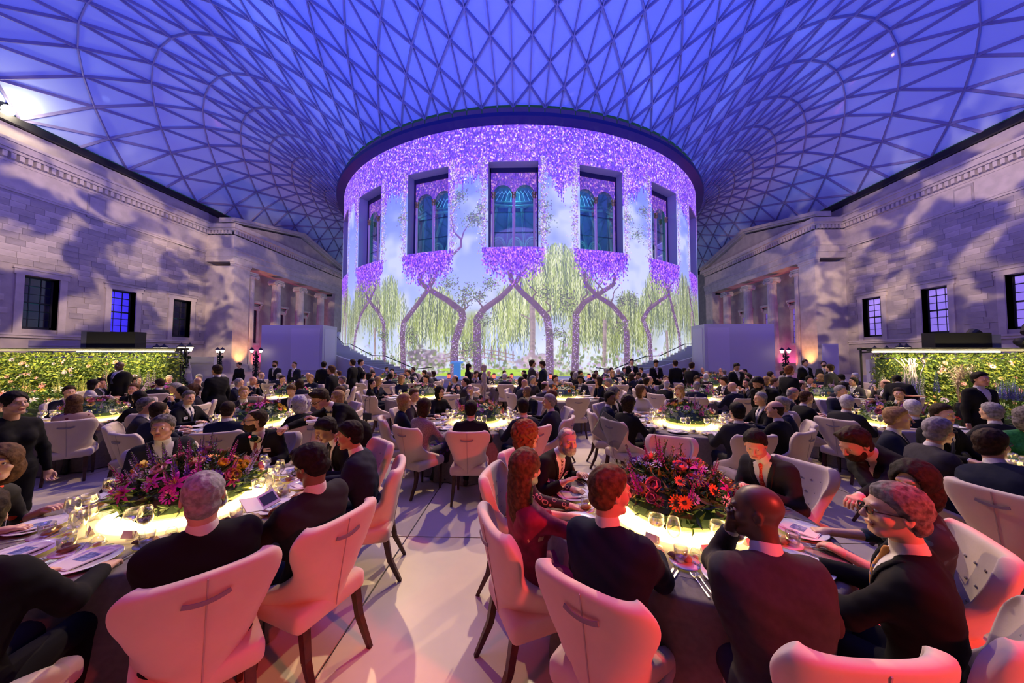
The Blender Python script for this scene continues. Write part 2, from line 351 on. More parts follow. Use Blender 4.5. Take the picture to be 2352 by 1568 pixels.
# ------------------------------------------------------------------ the round reading-room drum
DR, DY = 22.2, 46.2
def dp(phi, r, z): return (r * math.sin(phi), DY - r * math.cos(phi), z)
SMAX = 30.5; ZTOP = 19.44
def paint():
    """The projected garden: sky, willows, crossing trunks, wisteria. Columns = metres along the drum, rows = height."""
    K = 42; W = int(2 * SMAX * K); H = int(ZTOP * K); g = np.random.default_rng(5)
    S, Z = np.meshgrid((np.arange(W) + .5) / K - SMAX, (np.arange(H) + .5) / K)
    img = np.zeros((H, W, 3), np.float32)
    def noise(sc, seed, sy=1.0):
        q = np.random.default_rng(seed); gw = int(2 * SMAX / sc) + 3; gh = int(ZTOP / sc * sy) + 3; a = q.random((gh, gw)).astype(np.float32)
        x = (S + SMAX) / sc; y = Z / sc * sy; xi = x.astype(int); yi = y.astype(int); fx = x - xi; fy = y - yi; fx = fx * fx * (3 - 2 * fx); fy = fy * fy * (3 - 2 * fy)
        return a[yi, xi] * (1 - fx) * (1 - fy) + a[yi, xi + 1] * fx * (1 - fy) + a[yi + 1, xi] * (1 - fx) * fy + a[yi + 1, xi + 1] * fx * fy
    cl = noise(3.2, 1) * .5 + noise(1.5, 2) * .3 + noise(.6, 3) * .2; cl = np.clip((cl - .45) * 4.5, 0, 1)[..., None]
    t = np.clip(Z / 15, 0, 1)[..., None]
    sky = np.array([.80, .86, .97]) * (1 - t) + np.array([.47, .53, .95]) * t
    img[:] = sky * (1 - cl * .75) + np.array([.84, .86, .98]) * cl * .75
    def mixin(mask, col): img[:] = img * (1 - mask[..., None]) + np.asarray(col, np.float32) * mask[..., None]
    def dab(s, z, rx, rz, col, a=1., soft=0):
        x0 = max(0, int((s - rx + SMAX) * K)); x1 = min(W, int((s + rx + SMAX) * K) + 2); y0 = max(0, int((z - rz) * K)); y1 = min(H, int((z + rz) * K) + 2)
        if x1 <= x0 or y1 <= y0: return
        xx = ((np.arange(x0, x1) + .5) / K - SMAX - s) / rx; yy = ((np.arange(y0, y1) + .5) / K - z) / rz
        d = xx[None, :] ** 2 + yy[:, None] ** 2; m = (np.clip(1.6 - d * 1.6, 0, 1) if not soft else np.clip(1 - d, 0, 1)) * a
        p = img[y0:y1, x0:x1]; p += (np.asarray(col, np.float32) - p) * m[..., None]
    def stroke(pts, w0, w1, col, hi):
        pts = np.array(pts, float); n = len(pts) - 1
        seg = np.linspace(0, n, int(n * 26))
        for q in seg:
            i = min(int(q), n - 1); f = q - i; p = pts[i] * (1 - f) + pts[i + 1] * f; ww = w0 + (w1 - w0) * q / n
            dab(p[0], p[1], ww, ww * .9, np.array(col) * (.9 + .2 * g.random()))
            dab(p[0] - ww * .35, p[1] + .03, ww * .4, ww * .5, hi, .55)
    mixin(np.clip((.9 - Z) * 3, 0, 1), (.62, .72, .16))
    mixin(np.clip((2.6 - Z) / 2.6, 0, 1) * (noise(.8, 9) > .35) * .35, (.80, .83, .66))
    mixin(np.clip((6.5 - Z) / 4, 0, 1) * np.clip(noise(2.5, 55) * 2 - .6, 0, 1) * .6, (.95, .97, 1.))
    # willows
    for s, w, zt, zb, n, dk in ((-14.2, 3.0, 9.8, 2.4, 950, .9), (-20, 3.2, 9.6, 2.2, 500, .9), (-10.8, 2.0, 8.6, 3.4, 260, 1.), (-6.2, 2.6, 7.4, 1.7, 750, 1.), (3.3, 3.4, 10.4, 2.0, 1700, 1.05), (-.4, 1.4, 7.2, 2.6, 250, 1.05), (6.4, 2.2, 7.0, 1.9, 500, .95), (9.4, 1.7, 7.2, 2.0, 450, .9), (12.9, 2.6, 9.8, 1.7, 950, .95), (17, 2.6, 9.6, 2., 700, .9), (21, 3, 9.5, 2., 500, .9), (-2.9, .9, 5.2, 2.8, 60, 1.)):
        for _ in range(40): dab(s + g.normal() * w * .45, zb + 1.2 + g.random() * (zt - zb - 2), .8, 1.3, (.66, .70, .50), .13, 1)
        for _ in range(n):
            x = s + g.normal() * w * .55; top = zb + (zt - zb) * (1 - ((x - s) / w / 1.5) ** 2) * (.55 + .45 * g.random()); L = .5 + g.random() * 2.4
            c = (np.array((.60, .66, .26)) if g.random() < .45 else np.array((.90, .92, .70)) if g.random() < .5 else np.array((.34, .40, .24))) * dk
            z = top
            while z > max(top - L, zb - .8): dab(x + g.normal() * .04, z, .034, .13, np.clip(c * (.85 + .3 * g.random()), 0, 1), .8); z -= .17
    # far trunks, rocks, arched bridge, low plants
    for p, w0 in (([(1.4, 5.6), (1.45, 4), (1.4, 1.4)], .22), ([(7.1, 4.6), (7.0, 1.2)], .2), ([(-12.6, 4.2), (-12.5, 1.6)], .18), ([(-19, 6), (-19, 1)], .25), ([(13.8, 4), (13.9, 1.5)], .2), ([(19, 6), (19, 1)], .25)): stroke(p, w0, w0, (.60, .52, .50), (.78, .70, .64))
    stroke([(1.4, 4.6), (.6, 5.0)], .08, .05, (.6, .52, .5), (.7, .6, .6))
    for s, z, a, c in ((-6.9, 1.7, 1.3, (.55, .49, .52)), (-6.2, 1.5, 1.2, (.62, .56, .58)), (-7.6, 1.9, .8, (.48, .44, .44)), (1.5, 1.6, 1.0, (.70, .60, .62)), (2.2, 1.4, 1.0, (.74, .66, .68))):
        for _ in range(60): dab(s + g.normal() * a * .45, z + g.normal() * .28, .25 + .2 * g.random(), .14 + .1 * g.random(), np.array(c) * (.8 + .45 * g.random()), .7)
    for off, ww in ((0, .055), (.32, .045), (.62, .04)): stroke([(-5.4 + .55 * k, 1.45 + off * .9 + .42 * math.sin(math.pi * k / 10)) for k in range(11)], ww, ww, (.60, .50, .46), (.72, .62, .58))
    for k in range(11): s = -5.3 + .53 * k; z = 1.45 + .42 * math.sin(math.pi * k / 10); stroke([(s, z - .1), (s, z + .85)], .05, .05, (.56, .46, .44), (.7, .6, .58))
    for _ in range(1900):
        s = g.uniform(-22, 22); k = g.random(); z = .55 + abs(g.normal()) * (.55 if -5 < s < 3 else 1.0)
        dab(s, z, .08 + .1 * g.random(), .07 + .1 * g.random(), ((.52, .58, .30), (.78, .66, .80), (.86, .84, .80), (.42, .48, .24))[int(k * 4)], .75)
    for _ in range(120): dab(g.uniform(-5.4, 3.2), g.uniform(.45, 1.0), .5, .07, (.70, .84, .14), .8)
    # crossing trunks with ivy on their feet
    TR = [([(-4.5, .6), (-4.4, 3.1), (-3.8, 4.8), (-3.9, 5.3), (-5.1, 6.2), (-6.5, 7.0), (-7.5, 7.7), (-7.5, 8.3), (-6.6, 8.8)], .40, .2), ([(-9.0, .5), (-9.2, 3.6), (-9.1, 4.6), (-7.8, 5.9), (-6.8, 7.0), (-6.2, 7.9), (-5.8, 8.9)], .38, .18),
          ([(-2.6, .4), (-2.7, 3.1), (-2.7, 4.7), (-2.2, 5.4), (-.9, 6.3), (.2, 7.4), (.7, 8.1)], .42, .2), ([(2.7, .4), (2.7, 3.5), (2.5, 4.8), (1.6, 5.8), (.7, 6.6), (-.1, 7.5), (-.3, 8.3)], .40, .2),
          ([(4.6, .6), (4.7, 3.5), (4.7, 5.1), (5.4, 6.0), (6.8, 6.8), (7.9, 7.5), (8.1, 8.4)], .38, .18), ([(9.1, .8), (9.1, 3.6), (8.9, 4.8), (7.7, 5.9), (6.5, 6.5), (5.6, 7.3), (5.4, 8.3)], .38, .18),
          ([(11.7, 1.2), (11.5, 3.6), (10.8, 4.9), (11.5, 5.8), (13.1, 6.7), (14.2, 7.2)], .34, .2), ([(16.1, 2.5), (15.9, 3.8), (15.0, 5.6), (14.2, 7.4), (13.7, 8.4)], .32, .18), ([(-11.2, 1.0), (-11.4, 4.7), (-12.1, 5.6), (-13.4, 6.6), (-14.1, 7.4)], .32, .18),
          ([(-16.4, 2.5), (-16.0, 4.0), (-14.9, 5.7), (-13.4, 6.8), (-12.6, 7.8)], .32, .18), ([(-21, 2), (-20.6, 5), (-19.3, 7), (-18.8, 8.5)], .3, .2), ([(20.5, 2), (20.2, 5), (18.9, 7), (18.4, 8.5)], .3, .2)]
    for p, a, b in TR:
        stroke(p, a * .85, b * .85, (.42, .31, .38), (.72, .60, .60))
        for _ in range(260):
            k = g.random() ** 1.5; i = min(int(k * 2.2), len(p) - 2); f = g.random(); x = p[i][0] * (1 - f) + p[i + 1][0] * f; z = p[i][1] * (1 - f) + p[i + 1][1] * f
            dab(x + g.normal() * a * .55, z, .034, .034, ((.85, .72, .95), (.60, .40, .90), (.52, .56, .34), (.95, .92, .95))[g.integers(4)], .9)
        for _ in range(3):
            i = g.integers(2, len(p)); x, z = p[i]; q = [(x, z)]
            for _k in range(5): q.append((q[-1][0] + g.normal() * .22, q[-1][1] + .28))
            stroke(q, .08, .03, (.42, .33, .33), (.55, .45, .45))
    stroke([(-5.3, 9.5), (-4.6, 9.7), (-4.0, 10.2), (-4.0, 10.8), (-4.6, 11.4), (-4.8, 12.5), (-4.4, 13.6)], .13, .05, (.45, .30, .50), (.6, .45, .6)); stroke([(-4.0, 10.6), (-3.8, 11.3), (-3.4, 11.9)], .08, .03, (.45, .30, .50), (.6, .45, .6))
    for s, z, a in [(-4.1, 14.2, .35), (-4.6, 13.8, .4), (-3.3, 12.1, .42), (-3.0, 12.4, .3), (2.2, 13.2, .35), (2.4, 12.2, .4), (2.2, 11.3, .3), (-9.4, 13.1, .3), (9.3, 12.9, .3), (11.1, 13.8, .35), (10.4, 11.8, .45), (-3.8, 6.0, .4), (-3.4, 6.8, .4), (-2.6, 6.4, .35), (-1.7, 7.3, .35), (-5.0, 7.5, .4), (2.3, 6.6, .4), (3.9, 6.4, .4), (4.2, 5.7, .4), (9.8, 6.5, .4), (8.7, 6.3, .35), (-2.2, 4.5, .4), (-2.4, 13.0, .25), (-2.5, 12.2, .3), (-8.3, 3.6, .35), (3.4, 3.6, .4), (8.4, 4.2, .4), (-3.4, 2.3, .5), (-3.0, 2.7, .4), (-14.6, 12, .4), (15.0, 12, .4), (-11.4, 3.6, .3)]:
        for _ in range(130): dab(s + g.normal() * a * .9, z + g.normal() * a * .7, .055, .045, ((.28, .33, .18), (.42, .50, .24), (.60, .66, .34), (.36, .28, .34))[g.integers(4)], .9)
    # wisteria: top curtain, strips beside the windows, baskets under the sills
    cols = np.array([(.38, .08, .90), (.50, .20, .96), (.64, .40, .95), (.96, .76, .98), (.26, .05, .60), (.82, .44, .90), (1., .95, 1.)])
    cw = np.array([.22, .19, .16, .14, .13, .08, .08])
    fall = 15.3 + .9 * np.sin(S[0] * 1.3) * .5 + noise(1.1, 21)[0] * 1.6 - .5
    dw = np.abs(((S[0] + 3.49) % 6.98) - 3.49); fall -= np.clip(2.6 - dw, 0, 1) * 1.0
    base = np.clip((Z - fall[None, :]) * 1.1, 0, 1) * .93
    mixin(base, (.40, .24, .74))
    mixin(base * (noise(2.2, 31) > .5) * .5, (.62, .40, .84))
    for _ in range(46000):
        s = g.uniform(-SMAX, SMAX); z = g.uniform(13.4, ZTOP); i = int((s + SMAX) * K)
        if z < fall[i] - .7 * g.random() ** 2: continue
        dab(s, z, .035 + .05 * g.random(), .04 + .07 * g.random(), cols[g.choice(7, p=cw)], .92)
    for _ in range(900):
        s = g.uniform(-SMAX, SMAX); z = fall[int((s + SMAX) * K)] + .4; L = g.random() ** 2 * 1.6
        q = z
        while q > z - L: dab(s, q, .05 + .03 * (q - z + L), .07, cols[g.choice(5)], .8); q -= .13
    for k in range(-4, 5):
        c = k * 6.975
        for sd in (-1, 1):
            for _ in range(620): dab(c + sd * (2.05 + abs(g.normal()) * .26), g.uniform(9.6, 17), .045, .055, ((.85, .74, .92), (.55, .28, .75), (.44, .46, .28), (.62, .40, .85), (.75, .66, .50), (.97, .93, 1.))[g.integers(6)], .9)
        for _ in range(160): dab(c + np.clip(g.normal() * .9, -1.7, 1.7), 9.7 - abs(g.normal()) * .4, .45, .3, (.48, .20, .86), .4, 1)
        for _ in range(2300):
            s = g.normal() * 1.25
            if abs(s) > 2.35: continue
            z = 10.05 - abs(g.normal()) * (1.05 - .1 * abs(s)); dab(c + s, z, .06, .08, cols[g.choice(6)] * (.95, .85, 1), .85)
        for _ in range(70):
            s = c + g.uniform(-2, 2); z = 8.9 + .3 * g.random(); L = g.random() * 1.3; q = z
            while q > z - L: dab(s, q, .05, .07, cols[g.choice(5)], .75); q -= .14
    img[:] = np.clip(img, 0, 1)
    a = np.ones((H, W, 4), np.float32); a[..., :3] = img
    im = bpy.data.images.new('projected_garden', W, H, alpha=False); im.pixels.foreach_set(a.ravel()); im.pack(); im.update()
    return im
GARDEN = paint()
def proj_mat(name, strength, tint=(1, 1, 1)):
    m = bpy.data.materials.new(name); m.use_nodes = True; nt = m.node_tree; b = nt.nodes['Principled BSDF']
    uv = nt.nodes.new('ShaderNodeUVMap'); t = nt.nodes.new('ShaderNodeTexImage'); t.image = GARDEN; t.extension = 'EXTEND'
    nt.links.new(uv.outputs[0], t.inputs[0]); b.inputs['Base Color'].default_value = (.28, .26, .25, 1); b.inputs['Roughness'].default_value = .9
    mx = nt.nodes.new('ShaderNodeMix'); mx.data_type = 'RGBA'; mx.blend_type = 'MULTIPLY'; mx.inputs[0].default_value = 1; mx.inputs[7].default_value = (*tint, 1)
    nt.links.new(t.outputs[0], mx.inputs[6]); nt.links.new(mx.outputs[2], b.inputs['Emission Color']); b.inputs['Emission Strength'].default_value = strength
    MATS[name] = m; return m
PROJ = proj_mat('projection_on_limestone', 1.08); PROJ2 = proj_mat('projection_on_window_wall', .62, (1, .72, .80))
WINP = R_(18); WHA = .0847; WB, WT = 10.07, 16.6
def cyl_patch(p0, p1, z0, z1, r, n=None, mats=(), name='panel', flip=False):
    n = n or max(2, int(abs(p1 - p0) / R_(1.5))); v = []; f = []; uv = []
    for i in range(n + 1):
        p = p0 + (p1 - p0) * i / n
        for z in (z0, z1): v.append(dp(p, r, z)); uv.append((p * DR / (2 * SMAX) + .5, z / ZTOP))
    for i in range(n): f.append((2 * i, 2 * i + 2, 2 * i + 3, 2 * i + 1) if not flip else (2 * i, 2 * i + 1, 2 * i + 3, 2 * i + 2))
    return v, f, uv
def uvmesh(name, parts, m):
    V = []; F = []; UV = []
    for v, f, uv in parts: n = len(V); V += v; F += [tuple(n + i for i in q) for q in f]; UV += uv
    me = me_from(name, V, F, (m,)); l = me.uv_layers.new(name='UVMap'); li = np.zeros(len(me.loops), np.int32); me.loops.foreach_get('vertex_index', li)
    l.data.foreach_set('uv', np.array(UV, np.float32)[li].ravel()); return me
drum = struct('wall_drum')
parts = [cyl_patch(-math.pi * .98, math.pi * .98, 0, WB, DR, 240), cyl_patch(-math.pi * .98, math.pi * .98, WT, ZTOP, DR, 240)]
for k in range(-9, 10): parts.append(cyl_patch(k * WINP + WHA, (k + 1) * WINP - WHA, WB, WT, DR))
ob('drum_face', uvmesh('drum_face', parts, PROJ), drum)
REV = mat('limestone_reveal', (.44, .40, .42), .85); TEAL = mat('dome_lining_teal', (.05, .17, .20), .5); TEAL2 = mat('dome_rib_teal', (.12, .30, .26), .4); GOLD = mat('gilt_capital', (.65, .32, .10), .4, .6)
IRONW = mat('dark_iron_frame', (.03, .02, .06), .5)
def arch_panel(p, r, half, z0, z1):           # flat panel across the opening with two round-headed lights
    t = half; cx = (-t * .505, t * .46); return None
for k in range(-4, 5):
    p = k * WINP; wn = ob('window', None, drum, dp(p, DR, 0), (0, 0, p))     # local: x across, +y into the drum
    hw = DR * math.sin(WHA); b = B()
    for sx in (-1, 1): b.box((min(sx * hw, sx * (hw + .1)), .10, WB), (max(sx * hw, sx * (hw + .1)), 1.5, WT))
    b.box((-hw - .1, .10, WT), (hw + .1, 1.5, WT + .3)); b.box((-hw - .1, .10, WB - .2), (hw + .1, 1.5, WB))
    ob('reveal', b.mesh('reveal', REV), wn)
    b = B(); b.box((-hw, .9, WT - .35), (hw, 1.1, WT)); b.box((-hw, .9, WB), (-hw + .1, 1.1, WT)); b.box((hw - .1, .9, WB), (hw, 1.1, WT)); ob('inner_frame', b.mesh('inner_frame', IRONW), wn)  # dark frame lining the top and sides of the recess
    # inner wall with arches: polygon strips around the two openings
    zs = 14.55; rad = .74; zb = WB; zt = WT - .35; V = []; F = []; UV = []; yy = 1.0; N = 16
    def addq(pts):
        n = len(V)
        for x, z in pts: V.append((x, yy, z)); UV.append(((p * DR + x) / (2 * SMAX) + .5, min((z + 1.6) / ZTOP, .99)))
        F.append(tuple(range(n, n + len(pts))))
    xl, xr = -.86, .86
    addq([(-hw, zb), (xl - rad, zb), (xl - rad, zs), (-hw, zs)]); addq([(xl + rad, zb), (xr - rad, zb), (xr - rad, zs), (xl + rad, zs)]); addq([(xr + rad, zb), (hw, zb), (hw, zs), (xr + rad, zs)])
    for c0, xa, xb in ((xl, -hw, 0), (xr, 0, hw)):
        for i in range(N):
            t0 = math.pi * i / N; t1 = math.pi * (i + 1) / N
            q = [(c0 - rad * math.cos(t), zs + rad * math.sin(t)) for t in (t0, t1)]
            o_ = [(xa + (xb - xa) * u, zt) for u in (i / N, (i + 1) / N)]
            addq([q[0], q[1], o_[1], o_[0]])
        addq([(xa, zs), (c0 - rad, zs), (xa, zt)]); addq([(c0 + rad, zs), (xb, zs), (xb, zt)])
    me = me_from('arched_wall', V, F, (PROJ2,)); l = me.uv_layers.new(name='UVMap'); li = np.zeros(len(me.loops), np.int32); me.loops.foreach_get('vertex_index', li); l.data.foreach_set('uv', np.array(UV, np.float32)[li].ravel())
    ob('arched_wall', me, wn)
    for x, nm in ((0, 'colonnette'), (xl - rad + .02, 'colonnette'), (xr + rad - .02, 'colonnette')):
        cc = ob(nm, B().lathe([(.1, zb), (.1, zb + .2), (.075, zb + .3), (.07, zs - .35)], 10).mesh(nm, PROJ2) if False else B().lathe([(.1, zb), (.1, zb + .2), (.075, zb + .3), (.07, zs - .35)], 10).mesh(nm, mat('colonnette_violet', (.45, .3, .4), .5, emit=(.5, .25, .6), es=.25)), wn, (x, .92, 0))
        ob('gilt_capital', B().lathe([(.08, zs - .4), (.17, zs - .2), (.12, zs - .1), (.19, zs + .08)], 10).mesh('gilt_capital', GOLD), cc)
    b = B()
    for z in (WB + 1.5, WB + 3.1): b.box((-hw + .3, 1.12, z), (hw - .3, 1.15, z + .035))
    ob('glazing_bars', b.mesh('glazing_bars', IRONW), wn)
    ob('glass', B().box((-hw, 1.2, WB), (hw, 1.22, WT)).mesh('glass', MATS.get('window_glass') or glass_mat('window_glass', (.8, .95, 1), .04)), wn)
    # the coffered dome lining seen through the glass: leaning ribs, roundels, a ring and the lantern's tracery
    L = B(); L.box((-3.4, 4.6, WB - .5), (3.4, 4.8, WT + .6)); ob('dome_lining', L.mesh('dome_lining', TEAL), wn)
    if abs(k) <= 2:
        L = B(); tilt = k * -.55
        for x in (-2.3, -.75, .75, 2.3):
            L.path([(x * 1.15 + tilt * -1.0, 4.5, WB - .3), (x * .72 + tilt * .6, 4.4, 15.2)], .085, n=6); L.path([(x * 1.15 + .2 + tilt * -1., 4.5, WB - .3), (x * .72 + .12 + tilt * .6, 4.4, 15.2)], .04, n=6)
        for x in (-1.5, 0., 1.5):
            for rr, ww in ((.72, .09), (.56, .04)):
                L.path([(x + tilt * -.6 + rr * math.cos(t_) * .85, 4.35, WB + 1.45 + rr * math.sin(t_) * 1.2) for t_ in [2 * math.pi * q / 18 for q in range(19)]], ww, n=5)
        for zz, ww in ((15.15, .12), (15.5, .07)): L.path([(3 * math.sin(a_), 4.3, zz + .35 * (1 - math.cos(a_)) * 1.5) for a_ in [R_(q * 12 - 60) for q in range(11)]], ww, n=6)
        ob('dome_ribs', L.mesh('dome_ribs', TEAL2), wn)
        L = B()
        for q in range(-5, 6):
            x = q * .42; L.path([(x, 4.3, 15.6), (x * .8, 4.3, 16.2), (x * .8 + .2, 4.3, 16.5)], .02, n=4); L.path([(x * .8, 4.3, 16.2), (x * .8 - .2, 4.3, 16.5)], .02, n=4)
        ob('lantern_tracery', L.mesh('lantern_tracery', mat('tracery_pale', (.5, .75, .75), .5)), wn)
        lo = light('dome_light', 'POINT', (0, 0, 0), None, 90, (.25, .85, 1.0), .04); lo.parent = wn; lo.location = (0, 3.4, 15.8)
        lo = light('dome_light', 'POINT', (0, 0, 0), None, 80, (.25, .85, .95), .04); lo.parent = wn; lo.location = (.6, 3.2, WB + .6)
rg = struct('trim_3'); b = B()
N = 160; prof = [(DR + .02, 19.40), (DR + .75, 19.55), (DR + .8, 19.8), (DR + .5, 19.95), (DR - .2, 20.0), (DR - .3, 19.6)]; V = []; F = []
for i in range(N):
    for r, z in prof: V.append(dp(2 * math.pi * i / N, r, z))
m_ = len(prof)
for i in range(N):
    for j in range(m_): F.append((i * m_ + j, ((i + 1) % N) * m_ + j, ((i + 1) % N) * m_ + (j + 1) % m_, i * m_ + (j + 1) % m_))
ob('ring_beam', fixn(me_from('ring_beam', V, F, (mat('ring_blue_steel', (.02, .02, .12), .35, .3),))), rg)
gp = B().box((-.55, -.02, 0), (.55, .02, .5)).mesh('balustrade_panel', mat('balustrade_bronze', (.32, .16, .22), .3, .5))
for i in range(-40, 41): ob('balustrade_panel', gp, rg, dp(R_(3 * i + 1.5), DR + .35, 19.97), (0, 0, R_(3 * i + 1.5)))
jb = B()
for z in (17.6, 18.6): 
    for i in range(60):
        pass
# ------------------------------------------------------------------ glass roof
a_, b_, c_, d_ = 22.6, 36.4, 46.6, 51.3
def roof_z(x, y):
    y = -y; r = np.hypot(x, y); a = 22.245; bb, cc, dd = 36.625, 46.9, 51.4
    psi = (1 - x / bb) * (1 + x / bb) * (1 - y / cc) * (1 + y / dd)
    den = (1 - a * x / (r * bb)) * (1 + a * x / (r * bb)) * (1 - a * y / (r * cc)) * (1 + a * y / (r * dd))
    z1 = (20.25 - 19.05) * psi / np.maximum(den, 1e-3) + 19.05; al = np.maximum(r / a - 1, 0) * psi; c2 = (x / r) ** 2; s2 = 1 - c2; s = y / r
    return z1 + al * ((35 + 10 * psi) * c2 + 12 * (s2 + s) + (7.5 + 12 * psi) * (s2 - s) - 1.6) * ROOF_K
ROOF_K = 1.0
NJ, NI = 120, 16
def rect_pt(j):                                # j in 0..120 from the middle of the entrance side
    j = j % 120; q = j + 15
    side = int(q // 30) % 4; t = (q % 30) / 30
    if side == 0: return (-b_ + 2 * b_ * t, -c_)
    if side == 1: return (b_, -c_ + (c_ + d_) * t)
    if side == 2: return (b_ - 2 * b_ * t, d_)
    return (-b_, d_ - (c_ + d_) * t)
P = np.zeros((NI + 1, NJ, 2))
for j in range(NJ):
    p0 = np.array([a_ * math.sin(R_(3 * j)), -a_ * math.cos(R_(3 * j))]); p1 = np.array(rect_pt(j))
    for i in range(NI + 1): s = i / NI; s = s * (.68 + .32 * s); P[i, j] = p0 * (1 - s) + p1 * s
fixed = P[[0, NI]].copy()
for _ in range(40):                            # relax the net a little so its lines sweep smoothly round the corners
    Q = P.copy(); Q[1:-1] = .5 * P[1:-1] + .125 * (P[:-2] * 1.0 + P[2:] * 1.0 + np.roll(P, 1, 1)[1:-1] + np.roll(P, -1, 1)[1:-1])
    P[1:-1] = .55 * P[1:-1] + .45 * Q[1:-1]
PZ = roof_z(P[..., 0], P[..., 1])
nodes = np.dstack([P[..., 0], P[..., 1] + DY, PZ])
roof = struct('ceiling'); tris = []; edges = set()
for i in range(NI):
    for j in range(NJ):
        a = (i, j); 
        if (i + j) % 2 == 0:
            edges.add(((i, j), (i + 1, (j + 1) % NJ))); edges.add(((i, j), (i + 1, (j - 1) % NJ)))
            if i + 2 <= NI:
                edges.add(((i, j), (i + 2, j))); tris += [((i, j), (i + 2, j), (i + 1, (j + 1) % NJ)), ((i, j), (i + 1, (j - 1) % NJ), (i + 2, j))]
            else: edges.add(((i, j), (i + 1, j))); tris += [((i, j), (i + 1, j), (i + 1, (j + 1) % NJ)), ((i, j), (i + 1, (j - 1) % NJ), (i + 1, j))]
        if i == 0 and (j % 2): edges.add(((0, j), (1, j))); tris += [((0, j), (1, j), (0, (j + 1) % NJ)), ((0, j), (0, (j - 1) % NJ), (1, j))]
cams = np.array((.95, 0, 2))
def nd(k): return nodes[k[0], k[1]]
def inview(p): return p[1] > 6 and p[1] < 62 and abs(p[0]) < 1.75 * p[1] + 2 and not (abs(p[0]) < (p[1] * .5) and p[1] > 30)
tl = []
for t in tris:
    q = np.array([nd(k) for k in t]); c = q.mean(0); ar = np.linalg.norm(np.cross(q[1] - q[0], q[2] - q[0])) / 2; dd = np.linalg.norm(c - cams)
    tl.append(((ar / dd ** 2 if inview(c) else 0), c, q))
tl.sort(key=lambda x: -x[0])
rest = B()
for n, (sc_, c, q) in enumerate(tl):
    v = [(p - c) * .985 for p in q]; tv = [tuple(x + np.array((0, 0, .12))) for x in v] + [tuple(x + np.array((0, 0, .15))) for x in v]; f = [(0, 1, 2), (5, 4, 3), (0, 3, 4, 1), (1, 4, 5, 2), (2, 5, 3, 0)]
    if n < 300: ob('pane', me_from('pane', tv, f, (PANE,)), roof, tuple(c))
    else: rest.add([tuple(np.array(x) + c) for x in tv], f)
ob('panes', rest.mesh('panes', PANE), roof, kind='stuff')
el = []
for e in edges:
    p, q = nd(e[0]), nd(e[1]); c = (p + q) / 2; el.append((np.linalg.norm(p - q) / np.linalg.norm(c - cams) if inview(c) else 0, p, q, e))
el.sort(key=lambda x: -x[0]); rest = B()
for n, (sc_, p, q, e) in enumerate(el):
    w_ = .075
    if n < 300:
        c = Vector((p + q) / 2); bb = B(); bb.bar(Vector(p) - c, Vector(q) - c, w_, .20); ob('roof_beam', bb.mesh('roof_beam', STEEL), roof, tuple(c))
    else: rest.bar(p, q, w_, .20)
ob('roof_beams', rest.mesh('roof_beams', STEEL), roof, kind='stuff')
e = B(); e.box((-36.6, -.6, 18.7), (-36.0, 97.5, 19.2)); e.box((36.0, -.6, 18.7), (36.6, 97.5, 19.2)); e.box((-36.6, -1.4, 18.7), (36.6, -.5, 19.2)); e.box((-36.6, 97, 18.7), (36.6, 97.6, 19.2))
ob('edge_beam', e.mesh('edge_beam', BLACKM), roof)

# ------------------------------------------------------------------ stage, stairs, boxes
ST = mat('stage_top_blue', (.62, .66, .75), .5)
def arc_block(r0, r1, z0, z1, pa, pb, n, m, name):
    V = []; F = []
    for i in range(n + 1):
        p = pa + (pb - pa) * i / n
        V += [dp(p, r0, z0), dp(p, r1, z0), dp(p, r1, z1), dp(p, r0, z1)]
    for i in range(n):
        a = 4 * i; F += [(a, a + 4, a + 5, a + 1), (a + 1, a + 5, a + 6, a + 2), (a + 2, a + 6, a + 7, a + 3), (a + 3, a + 7, a + 4, a)]
    F += [(0, 1, 2, 3), (4 * n + 3, 4 * n + 2, 4 * n + 1, 4 * n)]
    return fixn(me_from(name, V, F, (m,)))
thing('stage', 'low pale stage curving along the foot of the glowing drum', 'stage', me=B().box((-9.0, 20.4, 0), (9.0, 22.0, .46)).box((-9.1, 20.3, .46), (9.1, 22.05, .52)).box((-5.4, 22.05, 0), (5.4, 23.85, .5)).mesh('stage', ST))
SGREY = mat('stair_stone', (.40, .40, .42), .7)
